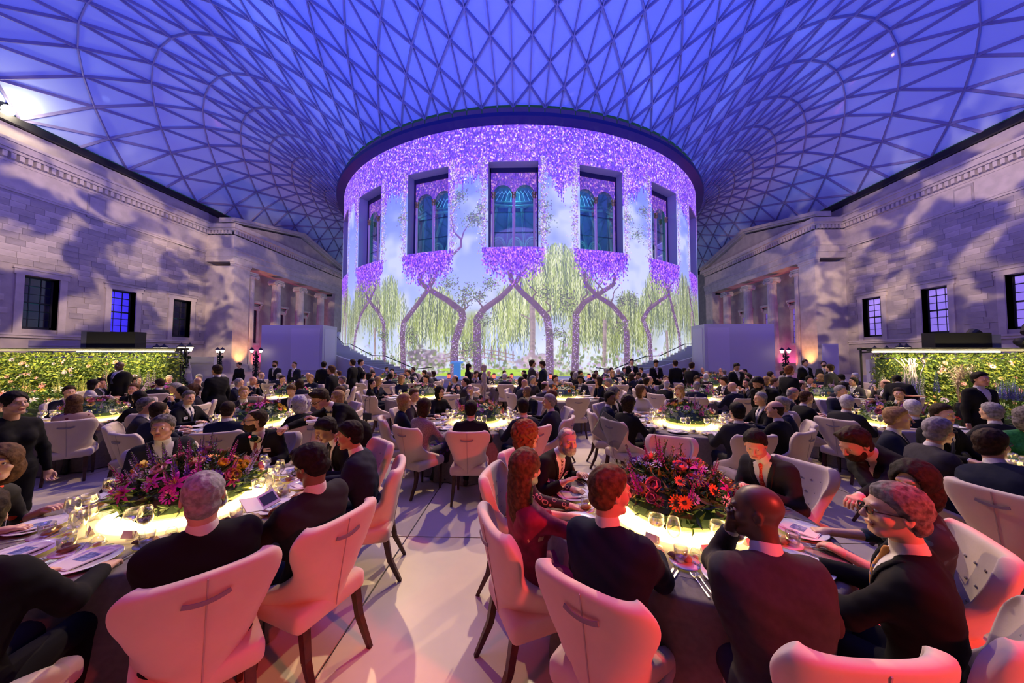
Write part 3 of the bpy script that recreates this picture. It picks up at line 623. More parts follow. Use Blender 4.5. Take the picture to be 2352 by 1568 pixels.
for s, side in ((-1, 'white box by the hedge with black screen'), (1, 'white box')):
    t = thing('staircase', 'curved stone staircase hugging the drum, behind the %s' % ('couple of waiting men in suits' if s < 0 else 'tray-carrying waiter'), 'stairs')
    n = 29
    for i in range(n):
        z = .02 + .16 * i; pa = R_(14.6 + 1.55 * i + (3 if i >= 10 else 0) + (3.5 if i >= 18 else 0))
        ob('step', arc_block(22.35, 24.7, z - .02, z + .14, s * pa, s * (R_(84)), 14, SGREY, 'step'), t)
    ob('outer_parapet', (lambda V: fixn(me_from('outer_parapet', V[0], V[1], (PLASTER,))))(
        (lambda m: ([dp(s * R_(21 + 2.2 * i), r, z) for i in range(26) for r, z in ((24.7, 0), (24.9, 0), (24.9, .9 + .17 * i), (24.7, .9 + .17 * i))],
         [(4 * i + a, 4 * i + 4 + a, 4 * i + 4 + (a + 1) % 4, 4 * i + (a + 1) % 4) for i in range(25) for a in range(4)] + [(0, 1, 2, 3)]))(0)), t)
    pts = []
    for ph, z in ((15.5, 1.1), (19, .95), (27, 1.95), (31, 1.98), (40.5, 3.0), (45, 3.05), (55, 4.0), (62, 4.4), (75, 5.4)): pts.append(dp(s * R_(ph), 22.75, z))
    fine = []
    for i in range(len(pts) - 1):
        for q in range(4):
            f = q / 4; fine.append([pts[i][k] * (1 - f) + pts[i + 1][k] * f for k in range(3)])
    ob('handrail', B().path(fine, .035, n=8).mesh('handrail', BLACKM), t)
    for p in pts: ob('rail_post', B().path([p, (p[0], p[1], p[2] - 1.0)], .02, n=6).mesh('rail_post', CHROME), t)
# white partition boxes flanking the drum
PANEL = mat('white_fabric_panel', (.70, .66, .70), .7)
def white_box(x0, x1, y0, y1, s, label):
    t = thing('exhibition_box', label, 'booth', me=None); H = 4.2
    ob('body', B().box((x0, y0, 0), (x1, y1, H)).mesh('body', PLASTER), t)
    xs = x1 if s < 0 else x0
    ob('side_panel', B().box((min(xs, xs - s * .03) , y0 + .25, .9), (max(xs, xs - s * .03), y1 - .25, H - .25)).mesh('side_panel', PANEL), t)
    a, b = (x1 - 2.3, x1 - .2) if s < 0 else (x0 + .2, x0 + 1.7)
    ob('front_panel', B().box((a, y0 - .03, .9), (b, y0, H - .25)).mesh('front_panel', PANEL), t)
white_box(-18.4, -13.85, 23.4, 25.2, -1, 'tall white box beside the staircase, near the two waiting men in suits')
white_box(13.42, 18.2, 23.2, 25.0, 1, 'tall white box beside the staircase, behind the man carrying a tray')
# low white partitions along the walls
for i, (x0, x1, y, z1, lb) in enumerate(((-25.2, -20.4, 16.5, 2.77, 'long low white partition behind the black screen'), (-20.3, -17.0, 16.6, 2.5, 'low white partition by the lamp posts'), (-16.2, -13.7, 15.0, 1.92, 'white counter front beside the flower bank and easel'), (15.4, 16.6, 14.2, 1.83, 'white partition beside the tall blue delphiniums'), (23.5, 30, 17.8, 2.6, 'long low white partition behind the stage lights'))):
    thing('partition', lb, 'partition', me=B().box((x0, y, 0), (x1, y + .15, z1)).box((x0 + .02, y - .02, z1 - .3), (x1 - .02, y, z1 - .24)).mesh('partition', PLASTER))
thing('door_panel', 'tall narrow white panel standing against the stone wall beyond the lamp post', 'panel', me=B().box((30.4, 33.3, 0), (31.9, 33.45, 3.2)).mesh('door_panel', PLASTER))
# flood-light bar and black screens over the two hedges
LED = mat('led_strip', (1, .9, .7), .5, emit=(1.0, .83, .55), es=14)
def hedge_rig(s):
    x0, x1 = (-19, -10.6) if s < 0 else (11.0, 19); y = 10.6 if s < 0 else 9.9
    t = thing('light_bar', 'black bar with bright strips above the %s hedge' % ('white lily' if s < 0 else 'pampas plume'), 'light bar')
    b = B(); b.box((x0, y - .1, 2.13), (x1, y + .05, 2.2)); b.box((x0, y + .2, 2.17), (x1, y + .32, 2.24))
    for x in np.arange(x0 + .5, x1, 2.4): b.path([(x, y + .72, 0), (x, y + .72, 2.2)], .03); b.path([(x, y + .72, 2.1), (x + .3, y - .02, 2.17)], .025)
    ob('bar', b.mesh('bar', BLACKM), t)
    segs = (-13.96, -13.57, -13.51, -13.47, -13.43, -12.86, -12.82, -12.55, -12.53, -12.23, -12.17, -11.78, -11.71, -10.7) if s < 0 else (11.05, 12.03, 12.1, 12.23, 12.27, 12.52, 12.56, 13.08, 13.13, 13.23, 13.28, 13.98, 14.08, 14.56)
    for k in range(0, len(segs), 2):
        ob('light_strip', B().box((segs[k], y - .13, 2.10), (segs[k + 1], y - .05, 2.135)).mesh('light_strip', LED), t)
    for k in range(3):
        xx = x0 + (x1 - x0) * (k + .5) / 3
        lo = light('hedge_light', 'AREA', (xx, y - .55, 2.16), (xx, y + .2, .7), 90, (1.0, .80, .40), 2.4, size_y=.05)
hedge_rig(-1); hedge_rig(1)
t = thing('screen', 'black covered screen with slatted side standing over the lily hedge', 'screen')
ob('cover', B().box((-17.17, 13.0, 2.1), (-15.1, 13.4, 2.95)).mesh('cover', BLACK), t); ob('side', B().box((-17.55, 13.1, 2.0), (-17.17, 13.5, 2.98)).mesh('side', mat('screen_side', (.1, .1, .2), .5)), t)
ob('stand', B().path([(-16.2, 13.3, 0), (-16.2, 13.3, 2.2)], .05).mesh('stand', BLACKM), t)
t = thing('screen', 'black covered screen above the hedge next to the black stage lights', 'screen')
ob('cover', B().box((15.46, 12.0, 2.1), (17.4, 12.4, 2.82)).mesh('cover', BLACK), t); ob('side', B().box((17.4, 12.1, 2.1), (17.85, 12.4, 2.76)).mesh('side', mat('screen_side_b', (.2, .2, .4), .5)), t); ob('stand', B().path([(16.7, 12.3, 0), (16.7, 12.3, 2.2)], .05).mesh('stand', BLACKM), t)
for (x, y, z, tl_, lb) in ((17.8, 12.8, 2.78, 60, 'round black stage lamp on a stand just behind the screen edge'), (18.7, 12.0, 2.92, 50, 'round black stage lamp highest above the hedge'), (17.6, 11.4, 2.45, 100, 'long black spotlight lying low beside the screen'), (18.2, 11.4, 2.45, -80, 'long black spotlight next to another, pointing away')):
    t = thing('stage_lamp', lb, 'lamp', (x, y, 0)); M = Matrix.Translation((0, 0, z)) @ Matrix.Rotation(R_(tl_), 4, 'Y')
    ob('stand', B().path([(0, 0, 0), (0, 0, z)], .025).mesh('stand', BLACKM), t); ob('housing', B().lathe([(.02, -.22), (.12, -.2), (.18, -.02), (.22, .12), (.19, .15), (.17, .05)], 14, M=M).mesh('housing', BLACKM), t)
thing('wall_floodlight', 'tiny white lamp on the roof edge over the stone wall', 'lamp', (-36.1, 36.0, 18.75), me=B().lathe([(.12, 0), (.16, .15), (.05, .2)], 10).lathe([(.09, -.02), (.09, .0)], 10, 1).mesh('wall_floodlight', BLACKM, mat('lamp_white', (1, 1, 1), .5, emit=(1, .9, .7), es=25)))
thing('roof_spotlight', 'dazzling white spotlight on the roof edge at the very edge of view', 'lamp', (-35.9, 21.6, 19.4), me=B().lathe([(.35, 0), (.5, .4), (.2, .6)], 14, M=Matrix.Rotation(R_(-70), 4, 'Y')).lathe([(.32, -.05), (.33, .0)], 14, 1, M=Matrix.Rotation(R_(-70), 4, 'Y')).mesh('roof_spotlight', BLACKM, mat('lamp_glare', (1, 1, 1), .5, emit=(1, .92, .75), es=120)))
light('roof_spot_beam', 'POINT', (-35.2, 22, 19.3), None, 260, (1, .85, .6), .3)
# lamp posts with twin lanterns
LGL = mat('lantern_glass_lit', (1, .9, .7), .4, emit=(1.0, .80, .50), es=5)
IVY = mat('ivy_dark', (.02, .05, .02), .7)
def lamp_post():
    t = thing('lamp_post', '', 'lamp post'); b = B().lathe([(.22, 0), (.22, .1), (.1, .25), (.06, .6), (.045, 2.1), (.06, 2.15), (.03, 2.3)], 10); b.path([(-.26, 0, 2.14), (-.13, 0, 2.04), (0, 0, 2.12), (.13, 0, 2.04), (.26, 0, 2.14)], .018)
    ob('post', b.mesh('post', BLACKM), t)
    for x in (-.26, .26):
        l = ob('lantern', B().lathe([(.03, 2.14), (.06, 2.17)], 6, c=(x, 0, 0)).lathe([(.16, 2.36), (.12, 2.43), (.04, 2.50), (.015, 2.56)], 6, c=(x, 0, 0)).mesh('lantern', BLACKM), t)
        ob('lantern_glass', B().lathe([(.06, 2.17), (.125, 2.36)], 6, c=(x, 0, 0)).mesh('lantern_glass', LGL), l)
    iv = B(); q = random.Random(3)
    for _ in range(240):
        z = .5 + q.random() * 1.5; a = q.random() * 6.3; r = .08 + q.random() * .09; M = Matrix.Translation((r * math.cos(a), r * math.sin(a), z)) @ Matrix.Rotation(q.random() * 6, 4, 'Z') @ Matrix.Rotation(q.random() * 2, 4, 'X')
        iv.add([M @ Vector(p) for p in ((-.05, 0, 0), (0, .09, .01), (.05, 0, 0), (0, -.03, 0))], [(0, 1, 2, 3)])
    ob('ivy', iv.mesh('ivy', IVY), t, kind='stuff'); return t
lp = lamp_post(); spots = [(-18.24, 22.8, 'twin-lantern lamp post touching the side of the white box'), (-20.5, 22.4, 'twin-lantern lamp post between the white box and the stone wall'), (-14.55, 14.5, 'twin-lantern lamp post wrapped in leaves beside the white counter'), (-17.0, 15.6, 'twin-lantern lamp post rising just above the lily hedge end'), (18.3, 22.4, 'twin-lantern lamp post in the gap beside the fluted column'), (17.7, 15.0, 'larger twin-lantern lamp post above the pampas hedge end'), (20.4, 18.5, 'smaller twin-lantern lamp post above the pampas hedge end')]
for i, (x, y, lb) in enumerate(spots):
    z_ = .0; o = lp if i == 0 else copy_tree(lp); o.location = (x, y, z_); o['label'] = lb; o['group'] = 'twin-lantern lamp posts around the court'; o.rotation_euler = (0, 0, rnd.uniform(-.4, .4))
# red candle lanterns along the stage edge, blue lectern
def candle():
    t = thing('candle_lantern', '', 'lantern'); b = B().lathe([(.11, 0), (.12, .03)], 12).lathe([(.12, .28), (.09, .33), (.03, .35)], 12); 
    for k in range(4): a = k * math.pi / 2; b.path([(.11 * math.cos(a), .11 * math.sin(a), .02), (.11 * math.cos(a), .11 * math.sin(a), .29)], .008)
    ob('frame', b.mesh('frame', BLACKM), t); ob('red_glass', B().lathe([(.09, .03), (.105, .15), (.09, .28)], 12).mesh('red_glass', mat('candle_red', (.5, .05, .03), .3, emit=(1.0, .16, .10), es=1.6)), t)
    ob('flame', B().lathe([(.02, .05), (.035, .09), (.0, .15)], 8).mesh('flame', mat('flame', (1, .7, .4), .5, emit=(1, .6, .3), es=12)), t); return t
cd = candle(); k = 0
for i, px in enumerate((-8.8, -7.4, -6.2, -5.4, -3.95, -1.07, .04, 2.5, 4.9, 6.9, 8.7)):
    o = cd if i == 0 else copy_tree(cd); o.location = (px, 20.75, .52); o['label'] = 'red candle lantern on the stage edge, %s' % ('first', 'second', 'third', 'fourth', 'fifth', 'sixth', 'seventh', 'eighth', 'ninth', 'tenth', 'last')[i] + ' of the row from the lily side'; o['group'] = 'red candle lanterns along the stage'
t = thing('lectern', 'bright blue lit lectern on the stage before the painted bridge', 'lectern', (-3.45, 20.9, .52)); BL = mat('lectern_blue', (.1, .3, .8), .4, emit=(.06, .26, .62), es=.55)
ob('column', B().box((-.2, -.15, 0), (.2, .15, 1.0)).mesh('column', BL), t); ob('reading_top', B().box((-.38, -.25, 1.0), (.38, .25, 1.07), M=Matrix.Rotation(R_(8), 4, 'X')).mesh('reading_top', BL), t); ob('microphone', B().path([(0, .1, 1.05), (0, 0, 1.4)], .01).mesh('microphone', BLACKM), t)
# ------------------------------------------------------------------ signed-distance modeller for figures and upholstery
class Field:
    def __init__(s, lo, hi, h):
        if isinstance(lo, Field): s.lo, s.h, s.n = lo.lo, lo.h, lo.n
        else: s.lo = np.array(lo, float); s.h = h; s.n = np.maximum(np.ceil((np.array(hi) - s.lo) / h).astype(int) + 1, 4)
        s.ax = [s.lo[i] + s.h * np.arange(s.n[i]) for i in range(3)]; s.D = np.full(s.n, 9., np.float32)
    def sub(s, lo, hi, m):
        sl = []
        for i in range(3):
            a = int(max(0, math.floor((lo[i] - m - s.lo[i]) / s.h))); b = int(min(s.n[i], math.ceil((hi[i] + m - s.lo[i]) / s.h) + 1))
            if b <= a: return None, None
            sl.append(slice(a, b))
        return tuple(sl), (s.ax[0][sl[0]][:, None, None], s.ax[1][sl[1]][None, :, None], s.ax[2][sl[2]][None, None, :])
    def put(s, sl, d, k, mode):
        D = s.D[sl]; d = d.astype(np.float32)
        if mode == 'u':
            if k > 0: h = np.maximum(k - np.abs(D - d), 0); s.D[sl] = np.minimum(D, d) - h * h / (4 * k)
            else: s.D[sl] = np.minimum(D, d)
        elif mode == 's':
            d = -d; h = np.maximum(k - np.abs(D - d), 0) if k > 0 else 0; s.D[sl] = np.maximum(D, d) + (h * h / (4 * k) if k > 0 else 0)
    def cap(s, a, b, ra, rb=None, k=.02, mode='u'):
        rb = ra if rb is None else rb; a = np.array(a, float); b = np.array(b, float); R = max(ra, rb)
        sl, g = s.sub(np.minimum(a, b) - R, np.maximum(a, b) + R, .05 + k)
        if sl is None: return s
        ba = b - a; L = max(ba @ ba, 1e-9); x, y, z = (g[i] - a[i] for i in range(3))
        t = np.clip((x * ba[0] + y * ba[1] + z * ba[2]) / L, 0, 1)
        s.put(sl, np.sqrt((x - t * ba[0]) ** 2 + (y - t * ba[1]) ** 2 + (z - t * ba[2]) ** 2) - (ra + (rb - ra) * t), k, mode); return s
    def ell(s, M, c, r, k=.02, mode='u'):      # ellipsoid with centre c in frame M
        c = M @ Vector(c); R = max(r); Mi = M.to_3x3().transposed(); sl, g = s.sub([c[i] - R for i in range(3)], [c[i] + R for i in range(3)], .05 + k)
        if sl is None: return s
        x, y, z = (g[i] - c[i] for i in range(3)); q = [(Mi[i][0] * x + Mi[i][1] * y + Mi[i][2] * z) for i in range(3)]
        k0 = np.sqrt(sum((q[i] / r[i]) ** 2 for i in range(3))); k1 = np.sqrt(sum((q[i] / r[i] ** 2) ** 2 for i in range(3))) + 1e-9
        s.put(sl, k0 * (k0 - 1) / k1, k, mode); return s
    def local(s, M):
        Mi = M.inverted(); x, y, z = s.ax[0][:, None, None], s.ax[1][None, :, None], s.ax[2][None, None, :]
        return [Mi[i][0] * x + Mi[i][1] * y + Mi[i][2] * z + Mi[i][3] for i in range(3)]
    def net(s):
        D = s.D; S = D < 0
        c = [S[i:S.shape[0] - 1 + i, j:S.shape[1] - 1 + j, k:S.shape[2] - 1 + k] for i in (0, 1) for j in (0, 1) for k in (0, 1)]
        cnt = sum(a.astype(np.int8) for a in c); act = (cnt > 0) & (cnt < 8); idx = np.full(act.shape, -1, np.int32); P = np.argwhere(act); idx[act] = np.arange(len(P))
        if not len(P): return np.zeros((0, 3)), np.zeros((0, 4), int)
        acc = np.zeros((len(P), 3)); n = np.zeros(len(P)); co = [(i, j, k) for i in (0, 1) for j in (0, 1) for k in (0, 1)]
        vals = [D[P[:, 0] + a, P[:, 1] + b, P[:, 2] + c_] for a, b, c_ in co]
        for u in range(8):
            for v in range(u + 1, 8):
                if sum(abs(co[u][q] - co[v][q]) for q in range(3)) != 1: continue
                m = (vals[u] < 0) != (vals[v] < 0); t = np.where(m, vals[u] / np.where(m, vals[u] - vals[v], 1), 0)
                for q in range(3): acc[:, q] += np.where(m, co[u][q] + t * (co[v][q] - co[u][q]), 0)
                n += m
        V = (P + acc / n[:, None]) * s.h + s.lo; F = []
        for ax in range(3):
            o = [a for a in range(3) if a != ax]; sh = [slice(None)] * 3; sh[ax] = slice(0, -1); sh2 = [slice(None)] * 3; sh2[ax] = slice(1, None)
            A = S[tuple(sh)]; Bq = S[tuple(sh2)]; E = np.argwhere(A != Bq); E = E[(E[:, o[0]] > 0) & (E[:, o[1]] > 0) & (E[:, o[0]] < S.shape[o[0]] - 1) & (E[:, o[1]] < S.shape[o[1]] - 1)]
            if not len(E): continue
            def at(d0, d1): q = E.copy(); q[:, o[0]] -= d0; q[:, o[1]] -= d1; return idx[q[:, 0], q[:, 1], q[:, 2]]
            Q = np.stack([at(1, 1), at(0, 1), at(0, 0), at(1, 0)], 1); fl = A[E[:, 0], E[:, 1], E[:, 2]]; 
            if ax == 1: fl = ~fl
            Q[~fl] = Q[~fl][:, ::-1]; F.append(Q)
        F = np.concatenate(F); return V, F[(F >= 0).all(1)]
def net_mesh(name, parts, mats, smooth=True, mi=None):
    V = []; F = []; MI = []; n = 0
    for q in parts:
        v, f = q[0], q[1]; V.append(v); F.append(f + n); MI.append(np.full(len(f), q[2] if len(q) > 2 and np.isscalar(q[2]) else 0, np.int32) if len(q) < 3 or np.isscalar(q[2]) else q[2]); n += len(v)
    V = np.concatenate(V); F = np.concatenate(F); MI = np.concatenate(MI); m = bpy.data.meshes.new(name)
    m.vertices.add(len(V)); m.vertices.foreach_set('co', V.astype(np.float32).ravel()); m.loops.add(len(F) * 4); m.loops.foreach_set('vertex_index', F.astype(np.int32).ravel())
    m.polygons.add(len(F)); m.polygons.foreach_set('loop_start', np.arange(0, len(F) * 4, 4, dtype=np.int32)); m.polygons.foreach_set('loop_total', np.full(len(F), 4, np.int32))
    for a in mats: m.materials.append(a)
    m.polygons.foreach_set('material_index', MI); m.polygons.foreach_set('use_smooth', np.full(len(F), smooth)); m.update(calc_edges=True); return m

SKINS = {'fair': mat('skin_fair', (.62, .36, .25), .5, bump=(60, .1, .002)), 'ruddy': mat('skin_ruddy', (.60, .30, .22), .5), 'tan': mat('skin_tan', (.42, .23, .14), .5), 'brown': mat('skin_brown', (.20, .10, .06), .5), 'dark': mat('skin_dark', (.085, .042, .028), .42)}
LIP = mat('lips', (.42, .12, .10), .45); LIPD = mat('lips_red', (.5, .04, .05), .35)
def hair_mat(n, c, c2): return mat('hair_' + n, c, .7, noise=(38, c2, 3), bump=(70, .5, .006), spec=.15)
HAIRS = {'black': hair_mat('black', (.008, .007, .007), (.018, .014, .012)), 'dark': hair_mat('dark', (.02, .012, .008), (.045, .026, .015)), 'brown': hair_mat('brown', (.06, .03, .015), (.13, .065, .03)), 'auburn': hair_mat('auburn', (.16, .05, .02), (.26, .10, .04)), 'blond': hair_mat('blond', (.42, .26, .12), (.28, .16, .07)), 'grey': hair_mat('grey', (.20, .19, .19), (.36, .34, .33)), 'white': hair_mat('white', (.62, .60, .60), (.45, .43, .43)), 'pepper': hair_mat('pepper', (.07, .06, .06), (.20, .18, .17))}
def cloth(n, c, c2=None, sc=40, r=.85, b=.25): return mat('cloth_' + n, c, r, noise=(sc, c2, 2) if c2 else None, bump=(9, b, .03), spec=.15)
CL = {'black': cloth('black', (.008, .008, .010)), 'navy': cloth('navy', (.010, .013, .030)), 'charcoal': cloth('charcoal', (.022, .022, .026)), 'grey': cloth('grey', (.042, .038, .045), (.036, .033, .04)), 'brownsuit': cloth('brownsuit', (.045, .030, .02)), 'pinstripe': cloth('fine_navy', (.016, .018, .034), (.010, .011, .022), 90),
      'white': cloth('white', (.55, .50, .50)), 'magenta': cloth('magenta', (.26, .022, .075), (.18, .015, .05), 14, .55, .4), 'green': cloth('green', (.01, .10, .035), (.02, .16, .05), 60, .6), 'tweed': cloth('tweed', (.30, .25, .27), (.14, .11, .13), 120), 'pale': cloth('pale', (.50, .42, .36), (.40, .34, .30), 20)}
def pattern_mat(n, base, c2, sc, kind='spots', c3=None):
    m = mat('cloth_' + n, base, .8); nt = m.node_tree; b = nt.nodes['Principled BSDF']; tc = nt.nodes.new('ShaderNodeTexCoord'); v = nt.nodes.new('ShaderNodeTexVoronoi'); v.inputs['Scale'].default_value = sc
    r = nt.nodes.new('ShaderNodeValToRGB'); e = r.color_ramp.elements; r.color_ramp.interpolation = 'CONSTANT'
    if kind == 'rings': e[0].color = (*base, 1); e[1].position = .28; e[1].color = (*c2, 1); q = e.new(.40); q.color = (*base, 1)
    else: e[0].color = (*c2, 1); e[1].position = .33; e[1].color = (*base, 1); 
    if c3: q = e.new(.2); q.color = (*c3, 1)
    nt.links.new(tc.outputs['Object'], v.inputs['Vector']); nt.links.new(v.outputs['Distance'], r.inputs[0]); nt.links.new(r.outputs[0], b.inputs['Base Color']); return m
CL['poppy'] = pattern_mat('poppy_print', (.006, .006, .006), (.75, .16, .02), 7.5, 'spots', (.8, .05, .01)); CL['rings'] = pattern_mat('ring_print', (.02, .012, .012), (.42, .30, .22), 22, 'rings')
CL['redfloral'] = pattern_mat('red_floral', (.40, .26, .22), (.30, .01, .02), 13, 'spots', (.12, .01, .02)); CL['teal'] = pattern_mat('teal_floral', (.008, .02, .03), (.02, .08, .10), 16); CL['zigzag'] = pattern_mat('black_cream_check', (.02, .015, .015), (.5, .38, .26), 30); CL['skirt'] = pattern_mat('berry_print', (.02, .008, .02), (.22, .01, .05), 12, 'spots', (.05, .03, .18))
SHIRT = mat('shirt_white', (.66, .63, .64), .75, bump=(10, .2, .02)); SHOE = mat('shoe_black', (.01, .01, .01), .3)
TIES = {'red': pattern_mat('red_tie', (.45, .01, .01), (.75, .28, .10), 95), 'blue': mat('tie_blue', (.03, .04, .12), .5), 'lilac': mat('tie_lilac', (.34, .28, .55), .5), 'dark': mat('tie_dark', (.012, .012, .018), .5), 'grey': mat('tie_grey', (.26, .22, .20), .5), 'wine': mat('tie_wine', (.16, .01, .03), .5), 'gold': pattern_mat('gold_tie', (.50, .22, .05), (.10, .14, .36), 42), 'silver': mat('tie_silver', (.4, .4, .46), .4)}
m = mat('tie_striped', (.5, .45, .42), .5); nt = m.node_tree; wv = nt.nodes.new('ShaderNodeTexWave'); wv.bands_direction = 'DIAGONAL'; wv.inputs['Scale'].default_value = 16; rp = nt.nodes.new('ShaderNodeValToRGB'); rp.color_ramp.interpolation = 'CONSTANT'; rp.color_ramp.elements[0].color = (.62, .58, .56, 1); rp.color_ramp.elements[1].position = .5; rp.color_ramp.elements[1].color = (.10, .02, .02, 1)
tc = nt.nodes.new('ShaderNodeTexCoord'); nt.links.new(tc.outputs['Object'], wv.inputs[0]); nt.links.new(wv.outputs[1], rp.inputs[0]); nt.links.new(rp.outputs[0], nt.nodes['Principled BSDF'].inputs['Base Color']); TIES['striped'] = m
EYEW = mat('eye_white', (.7, .66, .64), .2); IRIS = mat('eye_iris', (.03, .018, .012), .15)

def frame(o, y, z):                            # matrix at o with local +Y along y and local +Z near z
    y = Vector(y).normalized(); z = Vector(z); x = y.cross(z).normalized(); z = x.cross(y).normalized()
    return Matrix(((x.x, y.x, z.x, o[0]), (x.y, y.y, z.y, o[1]), (x.z, y.z, z.z, o[2]), (0, 0, 0, 1)))
def ik(S, T, a, b, pole):
    S = Vector(S); T = Vector(T); d = T - S; L = min(d.length, (a + b) * .995); d.normalize(); T = S + d * L
    x = (a * a - b * b + L * L) / (2 * L); h = math.sqrt(max(a * a - x * x, 0)); p = Vector(pole); p = (p - d * p.dot(d)).normalized()
    return S + d * x + p * h, T
def hand_net(M, curl, s, h, side, sc=1.):
    """A hand: palm, four unequal fingers with two knuckle bends, thumb off the side. Local +Y to the fingers, palm faces -Z."""
    W = 0.13 * sc; c0 = M @ Vector((0, .075 * sc, -.01)); F = Field([c0[i] - W for i in range(3)], [c0[i] + W for i in range(3)], h)
    T = lambda x, y, z: M @ Vector((x * sc, y * sc, z * sc))
    for i in range(4):
        x = (i - 1.5) * .021; F.cap(T(x * .55, 0, 0), T(x, .082 - abs(i - 1.3) * .004, 0), .015 * sc, .0135 * sc, .014)
    F.cap(T(0, -.04, 0), T(0, .02, 0), .026 * sc, .024 * sc, .02)
    for i, L in enumerate((.074, .083, .077, .060)):
        x = (i - 1.5) * .0215 * side; b = T(x, .08, 0); a = curl * .75; p = [(x, .08, 0)]
        for q, l in enumerate((.45, .31, .24)):
            u = p[-1]; p.append((u[0] * 1.02, u[1] + L * l * math.cos(a), u[2] - L * l * math.sin(a))); a += curl * .8
        for q in range(3): F.cap(T(*p[q]), T(*p[q + 1]), (.0098, .0092, .0084)[q] * sc, (.0092, .0084, .0072)[q] * sc, .004)
    t = [(-.022 * side, .018, -.004), (-.044 * side, .045, -.014), (-.050 * side + curl * .012 * side, .074, -.022 - curl * .012), (-.046 * side + curl * .02 * side, .096, -.028 - curl * .02)]
    for q in range(3): F.cap(T(*t[q]), T(*t[q + 1]), (.0155, .0115, .0105)[q] * sc, (.0115, .0105, .0085)[q] * sc, .008)
    return F.net()

